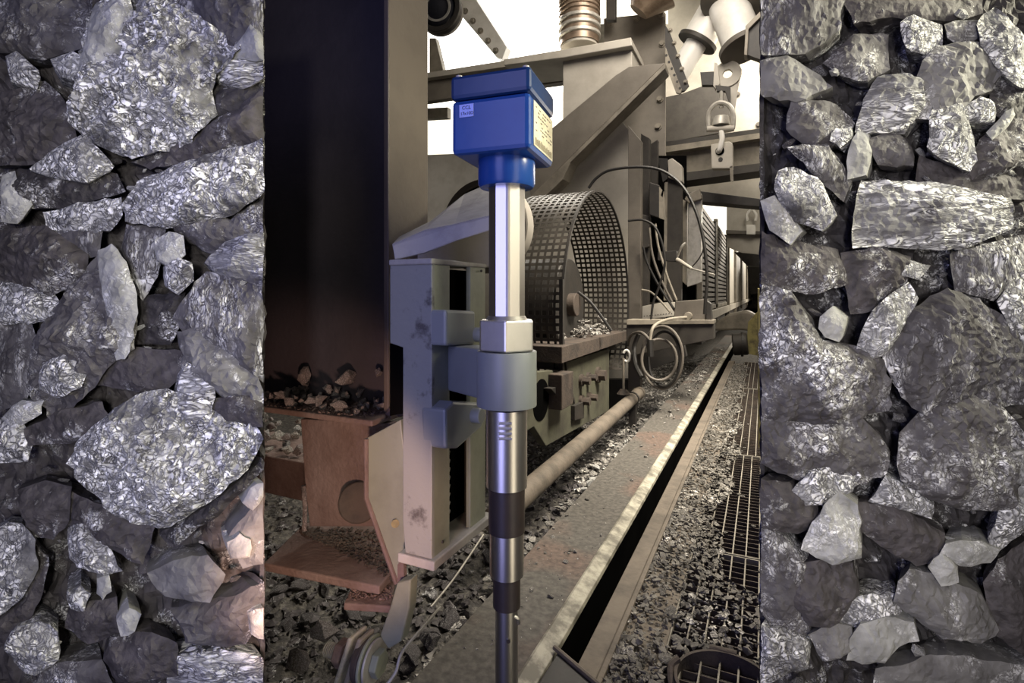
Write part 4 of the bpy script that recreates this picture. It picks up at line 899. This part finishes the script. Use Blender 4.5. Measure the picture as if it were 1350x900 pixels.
def bank(side, x0, x1, label, seed):
    """the packed fine material the boulders sit in"""
    nx, ny = 70, 150; vs = []; fs = []; rnd = random.Random(seed); y0, y1 = -25, 1320
    for j in range(ny+1):
        for i in range(nx+1):
            px = x0+(x1-x0)*i/nx; py = y0+(y1-y0)*j/ny
            w3 = Vector((px*.02, py*.02, seed)); d = .03+.022*noise.noise(w3)+.014*noise.noise(w3*3)+.008*noise.noise(w3*9)
            if (side < 0 and i >= nx-1) or (side > 0 and i <= 1): d = .004+.006*noise.noise(w3*4)
            vs.append(bankpt(px, py, d))
    m_ = len(vs)
    for j in range(ny+1):
        for i in range(nx+1):
            px = x0+(x1-x0)*i/nx; py = y0+(y1-y0)*j/ny; vs.append(bankpt(px, py, .17)+RT*(side*(.17 if (i == nx) == (side < 0) else .14)))
    q = lambda i, j: j*(nx+1)+i
    for j in range(ny):
        for i in range(nx):
            fs.append([q(i, j), q(i+1, j), q(i+1, j+1), q(i, j+1)]); fs.append([m_+q(i, j), m_+q(i, j+1), m_+q(i+1, j+1), m_+q(i+1, j)])
    for j in range(ny):
        for i in (0, nx): fs.append([q(i, j), q(i, j+1), m_+q(i, j+1), m_+q(i, j)])
    for i in range(nx):
        for j in (0, ny): fs.append([q(i, j), q(i+1, j), m_+q(i+1, j), m_+q(i, j)])
    o = MB().add(vs, fs).build('rock_matrix', 'black' if side > 0 else 'dark'); return tag(o, label, 'rock bank', kind='stuff')
bank(-1, -60, 347, 'dark packed ore matrix filling gaps between boulders of the left bank', 3)
bank(1, 1003, 1410, 'dark packed ore matrix filling gaps between boulders of the right bank', 9)
G = 'boulders of the left bank'; G2 = 'boulders of the right bank'
left = [
 ([(125,12),(160,-4),(212,2),(252,20),(285,42),(322,60),(276,118),(281,148),(250,188),(178,206),(126,187),(97,160),(105,112),(116,58)], 'silver', 'largest upper boulder of left bank, glittering with a pale left edge', .03),
 ([(118,40),(128,8),(172,0),(176,34),(160,70),(138,110),(118,140),(102,160),(98,150),(106,112)], 'pale', 'pale smooth grey strip of rock along the left edge of large upper boulder', .042),
 ([(43,222),(76,198),(105,183),(126,198),(146,219),(115,238),(60,228)], 'silver', 'white glittering triangular stone below and left of large upper boulder', .035),
 ([(176,212),(262,176),(347,120),(347,186),(300,196),(205,222)], 'dark', 'smooth dark brown slab running from beneath large upper boulder to right edge', .022),
 ([(165,270),(190,240),(232,222),(300,200),(346,186),(346,252),(300,280),(222,298),(172,290)], 'silver', 'long glittering slab at right edge below the smooth brown slab', .032),
 ([(5,238),(30,224),(150,230),(160,252),(100,270),(45,272),(10,262)], 'black', 'black flat slab under the white glittering triangle', .02),
 ([(62,280),(95,274),(155,262),(158,284),(142,302),(92,304),(66,300)], 'silver', 'silver chip beneath the black flat slab', .026),
 ([(4,236),(20,230),(24,250),(38,268),(22,290),(6,288)], 'pale', 'thin pale shard at left edge beside the black slab', .03),
 ([(0,128),(60,112),(94,150),(98,186),(60,212),(0,216)], 'dark', 'dull brown boulder at left edge left of the large upper boulder', .022),
 ([(12,78),(24,72),(50,100),(46,114),(18,104)], 'silver', 'small elongated silver chip near the upper left corner', .03),
 ([(72,80),(96,72),(112,84),(108,102),(84,98)], 'silver', 'small round silver chip touching left side of the large upper boulder', .03),
 ([(-5,-5),(118,-5),(104,62),(60,76),(0,66)], 'fleck', 'dark flecked boulder in the top left corner', .018),
 ([(196,-5),(346,-5),(346,56),(300,66),(262,22)], 'streak', 'dark wavy boulder along top edge right of the large upper boulder', .018),
 ([(304,74),(318,58),(330,37),(340,46),(347,60),(347,76)], 'pale', 'bright pale shard at right edge near the top', .036),
 ([(286,96),(310,80),(346,74),(346,102),(320,112),(296,106)], 'band', 'banded silver splinter just below the bright pale shard', .028),
 ([(278,122),(300,108),(346,112),(346,124),(290,156),(272,168),(280,140)], 'black', 'black wedge right of the large upper boulder', .016),
 ([(0,306),(62,302),(112,336),(114,366),(62,388),(0,368)], 'dark', 'smooth dark boulder at left edge in the upper middle', .024),
 ([(0,374),(66,388),(78,404),(70,420),(0,424)], 'silver', 'narrow silver layer under the smooth dark boulder', .026),
 ([(44,470),(62,420),(96,380),(128,336),(150,332),(172,372),(176,458),(150,474),(112,520),(72,550),(40,506)], 'fleck', 'tall boulder with flecks left of centre of the left bank', .03),
 ([(130,334),(148,326),(166,350),(176,390),(175,440),(166,468),(154,470),(148,440),(142,400),(134,370)], 'pale', 'pale crest strip on the tall flecked boulder', .044),
 ([(60,480),(86,470),(112,486),(104,508),(74,520),(56,510)], 'silver', 'bright silver patch stone at foot of the tall flecked boulder', .044),
 ([(176,396),(242,388),(236,420),(222,450),(182,450)], 'black', 'black hollow stone in the centre of the left bank', .012),
 ([(112,476),(180,462),(236,464),(242,488),(212,514),(132,506)], 'dark', 'dark slab above the huge silver boulder', .022),
 ([(232,420),(275,362),(346,380),(346,500),(300,470),(250,440)], 'streak', 'dark boulder with fine streaks at right edge in the middle', .024),
 ([(236,440),(272,434),(310,470),(346,512),(346,536),(292,518),(250,492)], 'grey', 'flat grey facet stone under the streaked boulder at right edge', .034),
 ([(208,318),(222,310),(238,314),(240,334),(222,346),(210,340)], 'pale', 'small pale lump above the white gem-like stone', .034),
 ([(222,352),(236,344),(250,350),(251,368),(236,384),(224,374)], 'silver', 'small white gem-like stone right of centre', .04),
 ([(276,346),(300,322),(346,308),(346,374),(312,364),(284,354)], 'band', 'banded silver boulder at right edge above the streaked one', .026),
 ([(170,300),(215,306),(205,360),(190,392),(178,372),(166,330)], 'streak', 'narrow streaked stone right of the pale crest strip', .02),
 ([(94,610),(108,584),(128,564),(168,534),(196,520),(222,516),(252,528),(300,548),(326,558),(341,580),(322,618),(290,646),(250,672),(215,695),(184,686),(150,670),(122,642)], 'silver', 'huge silver glittering boulder in lower half of the left bank', .045),
 ([(232,552),(240,500),(248,482),(264,496),(280,512),(276,544),(256,556)], 'band', 'pale banded shard at upper right of the huge silver boulder', .05),
 ([(276,530),(318,522),(343,534),(343,560),(300,556)], 'dark', 'small dark stone at the right shoulder of huge silver boulder', .04),
 ([(34,566),(84,544),(130,532),(140,558),(92,580),(40,586)], 'dark', 'dark stone at the left shoulder of huge silver boulder', .03),
 ([(0,556),(28,560),(40,580),(34,604),(0,606)], 'silver', 'silver stone at left edge level with huge silver boulder', .026),
 ([(6,550),(30,532),(54,530),(50,545),(20,562)], 'pale', 'slender pale chip above the silver stone at left edge', .036),
 ([(-4,702),(12,692),(28,694),(45,714),(44,750),(30,780),(8,802),(-4,808)], 'silver', 'bright silver boulder at lower left edge', .036),
 ([(28,648),(60,638),(92,644),(88,684),(70,706),(40,702)], 'dark', 'round dark brown boulder above the bright lower left one', .03),
 ([(94,700),(112,692),(134,716),(158,750),(136,755),(106,744),(96,734)], 'silver', 'angular bright stone below the huge silver boulder', .03),
 ([(84,644),(140,668),(200,692),(188,738),(150,720),(96,690)], 'dark', 'dark slab along the lower left side of huge silver boulder', .024),
 ([(214,702),(262,672),(318,632),(342,606),(346,622),(280,680),(232,718)], 'black', 'black band along the lower right side of huge silver boulder', .026),
 ([(45,720),(60,740),(54,780),(22,840),(-2,850),(-2,815),(30,790)], 'dark', 'curved dark rib beside the bright lower left boulder', .022),
 ([(8,852),(28,828),(52,822),(74,834),(72,868),(48,884),(28,876)], 'silver', 'rounded silver stone near the bottom left corner', .034),
 ([(198,756),(232,742),(272,734),(292,758),(274,790),(222,782)], 'grey', 'flat grey stone in the lower right of the left bank', .028),
 ([(304,716),(316,708),(326,714),(326,730),(308,732)], 'pale', 'small pale cube-like chip near lower right edge', .036),
 ([(130,766),(142,762),(144,778),(136,786),(130,780)], 'pale', 'tiny cream chip left of lower middle', .036),
 ([(92,782),(106,776),(116,784),(110,800),(96,798)], 'silver', 'small glittering round chip below the angular bright stone', .036),
 ([(158,818),(170,806),(182,812),(176,828),(162,834)], 'pale', 'white notched chip near bottom centre of the left bank', .036),
 ([(324,660),(332,646),(346,640),(346,654),(334,668)], 'pale', 'pale sliver at right edge beside huge boulder', .036),
 ([(306,706),(330,676),(346,660),(346,738),(322,744)], 'grey', 'grey wedge at lower right edge', .022),
 ([(330,812),(346,806),(346,838),(334,832)], 'pale', 'pale chip at the lower right edge of left bank', .034),
 ([(150,842),(200,836),(228,850),(230,888),(160,896),(140,870)], 'dark', 'brown stone at bottom edge of the left bank', .026),
 ([(226,866),(290,860),(346,868),(346,905),(226,905)], 'band', 'finely banded stone in the bottom right corner of left bank', .024),
 ([(232,800),(300,790),(346,770),(346,800),(320,846),(250,842)], 'fleck', 'flecked boulder above the banded bottom right stone', .02),
 ([(60,880),(130,872),(150,905),(50,905)], 'fleck', 'flecked stone at the bottom edge left of centre', .02),
 ([(0,428),(40,430),(50,470),(36,520),(0,540)], 'streak', 'dark streaked boulder at left edge in the middle', .018),
 ([(100,800),(150,790),(158,830),(120,842),(90,826)], 'dark', 'dark stone between the small chips low in the left bank', .018),
 ([(240,250),(300,290),(346,262),(346,306),(280,330),(236,306)], 'fleck', 'flecked stone under the long glittering slab', .014),
 ([(60,310),(92,300),(132,306),(128,332),(112,336),(80,316)], 'streak', 'small streaked stone under the silver chip at left', .02)]
right = [
 ([(1207,153),(1212,120),(1218,84),(1236,66),(1270,60),(1296,60),(1320,92),(1304,118),(1280,124),(1268,138),(1236,154)], 'grey', 'smooth light grey boulder in the upper right bank', .036),
 ([(1291,36),(1300,22),(1312,14),(1334,36),(1348,54),(1354,112),(1334,106),(1312,82),(1298,60)], 'silver', 'glittering silver boulder at the top right corner', .044),
 ([(1224,192),(1230,158),(1234,138),(1250,134),(1266,142),(1274,172),(1286,208),(1276,222),(1246,206)], 'silver', 'wedge-shaped silver stone hanging below the light grey boulder', .042),
 ([(1310,106),(1352,112),(1352,128),(1334,160),(1308,144)], 'black', 'black block below the corner silver boulder', .026),
 ([(1191,32),(1206,24),(1236,36),(1238,58),(1222,68),(1196,60)], 'silver', 'small silver cluster left of the corner boulder', .03),
 ([(1250,34),(1284,30),(1290,46),(1264,56),(1254,48)], 'grey', 'small grey stone between two silver stones near the top', .03),
 ([(1003,82),(1038,78),(1066,96),(1092,114),(1048,130),(1003,122)], 'grey', 'smooth grey slab at left edge near the top of right bank', .026),
 ([(1130,172),(1142,132),(1158,106),(1190,100),(1212,106),(1212,146),(1192,172)], 'band', 'dark dome with banded crest left of the light grey boulder', .03),
 ([(1128,292),(1132,262),(1140,240),(1200,242),(1252,250),(1330,262),(1332,300),(1262,326),(1170,322),(1128,326)], 'band', 'long wavy banded silver slab across middle of right bank', .03),
 ([(1026,250),(1030,228),(1048,225),(1074,238),(1098,280),(1082,300),(1050,288),(1034,268)], 'silver', 'oval silver boulder near the left edge of right bank', .042),
 ([(1006,268),(1022,262),(1054,302),(1040,318),(1018,300)], 'pale', 'pale splinters beside the oval silver boulder', .036),
 ([(1119,232),(1122,200),(1130,178),(1142,182),(1144,200),(1140,226)], 'pale', 'tall narrow pale shard left of centre', .034),
 ([(1146,186),(1180,176),(1196,196),(1200,216),(1160,214)], 'fleck', 'flecked cluster stone right of the narrow pale shard', .028),
 ([(1278,206),(1310,170),(1352,138),(1352,206),(1312,230),(1282,236)], 'dark', 'smooth dark slab at the right edge above wavy silver slab', .024),
 ([(1272,148),(1292,132),(1306,140),(1308,158),(1280,158)], 'silver', 'small silver chip right of the wedge-shaped stone', .038),
 ([(1304,172),(1332,146),(1334,154),(1310,180)], 'pale', 'thin pale chip lying on the smooth dark slab', .04),
 ([(1098,184),(1104,172),(1118,170),(1118,182),(1108,190)], 'silver', 'tiny silver chip left of the narrow shard', .036),
 ([(1085,420),(1098,408),(1112,420),(1108,434),(1104,446),(1090,440),(1084,432)], 'pale', 'small flat white stone left of centre', .04),
 ([(1003,378),(1040,388),(1064,420),(1080,452),(1126,458),(1160,474),(1172,510),(1164,538),(1132,548),(1060,556),(1003,544)], 'fleck', 'big flecked boulder at left edge in middle of right bank', .034),
 ([(1003,550),(1060,560),(1130,550),(1156,574),(1170,596),(1164,622),(1104,646),(1003,610)], 'fleck', 'second flecked boulder directly below the big one at left edge', .03),
 ([(1132,456),(1140,434),(1152,412),(1176,390),(1196,376),(1206,396),(1186,430),(1166,464),(1146,470)], 'silver', 'slanting silver shard right of small white stone', .038),
 ([(1168,474),(1180,436),(1204,410),(1246,384),(1290,398),(1346,430),(1352,530),(1290,536),(1220,546),(1190,520)], 'streak', 'big dark boulder with downward bright streaks right of centre', .032),
 ([(1318,398),(1336,370),(1352,358),(1352,450),(1338,440)], 'silver', 'silver stone at right edge above the streaked boulder', .03),
 ([(1184,602),(1192,572),(1210,552),(1240,526),(1272,520),(1320,540),(1352,580),(1340,640),(1326,668),(1272,668),(1228,654),(1192,632)], 'fleck', 'dome-shaped dark boulder below the streaked one', .036),
 ([(1060,722),(1074,690),(1088,670),(1106,653),(1126,668),(1128,700),(1131,731),(1096,738)], 'pale', 'pale triangular stone in the lower part of right bank', .044),
 ([(1242,730),(1250,718),(1290,716),(1312,724),(1302,740),(1268,742)], 'pale', 'pale flat stone right of the triangular one', .042),
 ([(1228,748),(1242,734),(1258,748),(1260,764),(1242,768)], 'pale', 'small fan-shaped pale stone under the flat pale one', .044),
 ([(1180,792),(1186,766),(1200,752),(1232,760),(1290,786),(1312,828),(1290,844),(1242,836),(1204,808)], 'grey', 'dark grey faceted boulder in the lower right', .034),
 ([(1042,782),(1058,744),(1090,738),(1122,746),(1126,782),(1102,820),(1068,820)], 'dark', 'dark square boulder below the pale triangle', .03),
 ([(1003,828),(1034,834),(1062,848),(1060,878),(1034,886),(1003,900)], 'silver', 'silver stone at bottom left corner of right bank', .034),
 ([(1120,868),(1124,842),(1136,824),(1166,818),(1200,822),(1206,844),(1180,850),(1166,870)], 'pale', 'pale broken stone near the bottom centre of right bank', .04),
 ([(1070,838),(1092,826),(1118,828),(1118,856),(1086,866)], 'grey', 'round grey stone left of pale broken stone', .034),
 ([(1160,882),(1230,866),(1352,876),(1352,905),(1156,905)], 'grey', 'smooth grey slab along the bottom edge of right bank', .03),
 ([(1040,652),(1070,624),(1112,610),(1130,628),(1118,646),(1084,660),(1054,660)], 'silver', 'light silver stone above the pale triangle', .036),
 ([(1003,634),(1040,640),(1068,662),(1078,682),(1050,700),(1003,690)], 'dark', 'dark shoulder stone at left edge above pale triangle level', .03),
 ([(1132,664),(1180,672),(1240,702),(1240,734),(1206,742),(1140,700)], 'dark', 'long dark shaft of rock right of the pale triangle', .03),
 ([(1300,770),(1318,742),(1352,716),(1352,862),(1316,834)], 'dark', 'brown boulder at lower right edge', .026),
 ([(1306,706),(1330,660),(1352,636),(1352,684),(1328,716),(1312,728)], 'silver', 'light silver stone at right edge near the dome-shaped boulder', .036),
 ([(1003,700),(1030,708),(1060,740),(1054,790),(1066,830),(1034,832),(1003,800)], 'fleck', 'flecked slab at left edge left of dark square boulder', .022),
 ([(1330,602),(1352,598),(1352,634),(1334,632)], 'silver', 'small bright stone at right edge above the light silver stone', .04),
 ([(1003,-5),(1110,-5),(1100,40),(1060,66),(1003,70)], 'streak', 'black streaked boulder in the top left of right bank', .02),
 ([(1112,-5),(1290,-5),(1290,18),(1240,26),(1180,20),(1130,30)], 'dark', 'long dark boulder along the top edge of right bank', .018),
 ([(1126,50),(1166,50),(1168,90),(1140,104),(1112,96),(1090,82)], 'fleck', 'flecked stone above the banded dark dome', .024),
 ([(1046,134),(1100,140),(1122,162),(1110,184),(1070,190),(1040,170)], 'fleck', 'dark flecked stone under the smooth grey slab', .02),
 ([(1040,196),(1090,194),(1118,236),(1110,262),(1078,230)], 'streak', 'streaked stone above the oval silver boulder', .026),
 ([(1003,308),(1040,322),(1100,330),(1112,372),(1070,384),(1003,372)], 'dark', 'dark slab above the big flecked boulder', .022),
 ([(1112,336),(1160,330),(1196,340),(1190,376),(1150,404),(1124,410)], 'dark', 'dark stone between wavy slab and slanting silver shard', .022),
 ([(1256,336),(1352,312),(1352,352),(1310,392),(1262,380)], 'streak', 'brown streaked boulder at right edge under the wavy slab', .022),
 ([(1154,350),(1200,346),(1222,350),(1206,366),(1182,360)], 'silver', 'small white streak stone under the wavy slab', .034),
 ([(1210,250),(1216,206),(1262,224),(1352,236),(1352,262),(1290,258)], 'dark', 'dark layer between wedge-shaped stone and wavy slab', .016),
 ([(1150,660),(1170,630),(1190,640),(1226,662),(1222,680),(1180,668)], 'silver', 'small bright stones left under the dome-shaped boulder', .024),
 ([(1100,808),(1128,790),(1176,784),(1184,806),(1160,820),(1112,824)], 'silver', 'row of bright chips above the pale broken stone', .028)]
for i, (pts, m, lab_, pr) in enumerate(left): rockshape('boulder', pts, m, lab_, pr, -1, G, 100+i)
for i, (pts, m, lab_, pr) in enumerate(right): rockshape('boulder', pts, m, lab_, pr, 1, G2, 300+i)
rf = random.Random(21)
for sd, xa, xb, lb_, gp in ((-1, 4, 338, 'small ore chip wedged between the boulders of the left bank', 'ore chips in the left bank'), (1, 1012, 1346, 'small ore chip wedged between the boulders of the right bank', 'ore chips in the right bank')):
    for i in range(140):
        px, py = rf.uniform(xa, xb), rf.uniform(4, 896); r_ = rf.uniform(3, 13)/700*BD
        kd = rf.choice(['silver', 'silver', 'fleck', 'dark', 'pale', 'fleck']); r_ *= .6 if kd == 'pale' else 1
        r_ = min(r_, abs((347 if sd < 0 else 1003)-px)/700*BD*.8)
        o = stone(kd, bankpt(px, py, rf.uniform(-.03, .012)), r_, lb_, gp, 'ore_chip', rf, (rf.uniform(.7, 1.2), rf.uniform(.6, .9), rf.uniform(.4, .9)))
        o.rotation_euler = (rf.uniform(-.3, .3), rf.uniform(-.9, .9), TH+rf.uniform(-.3, .3))
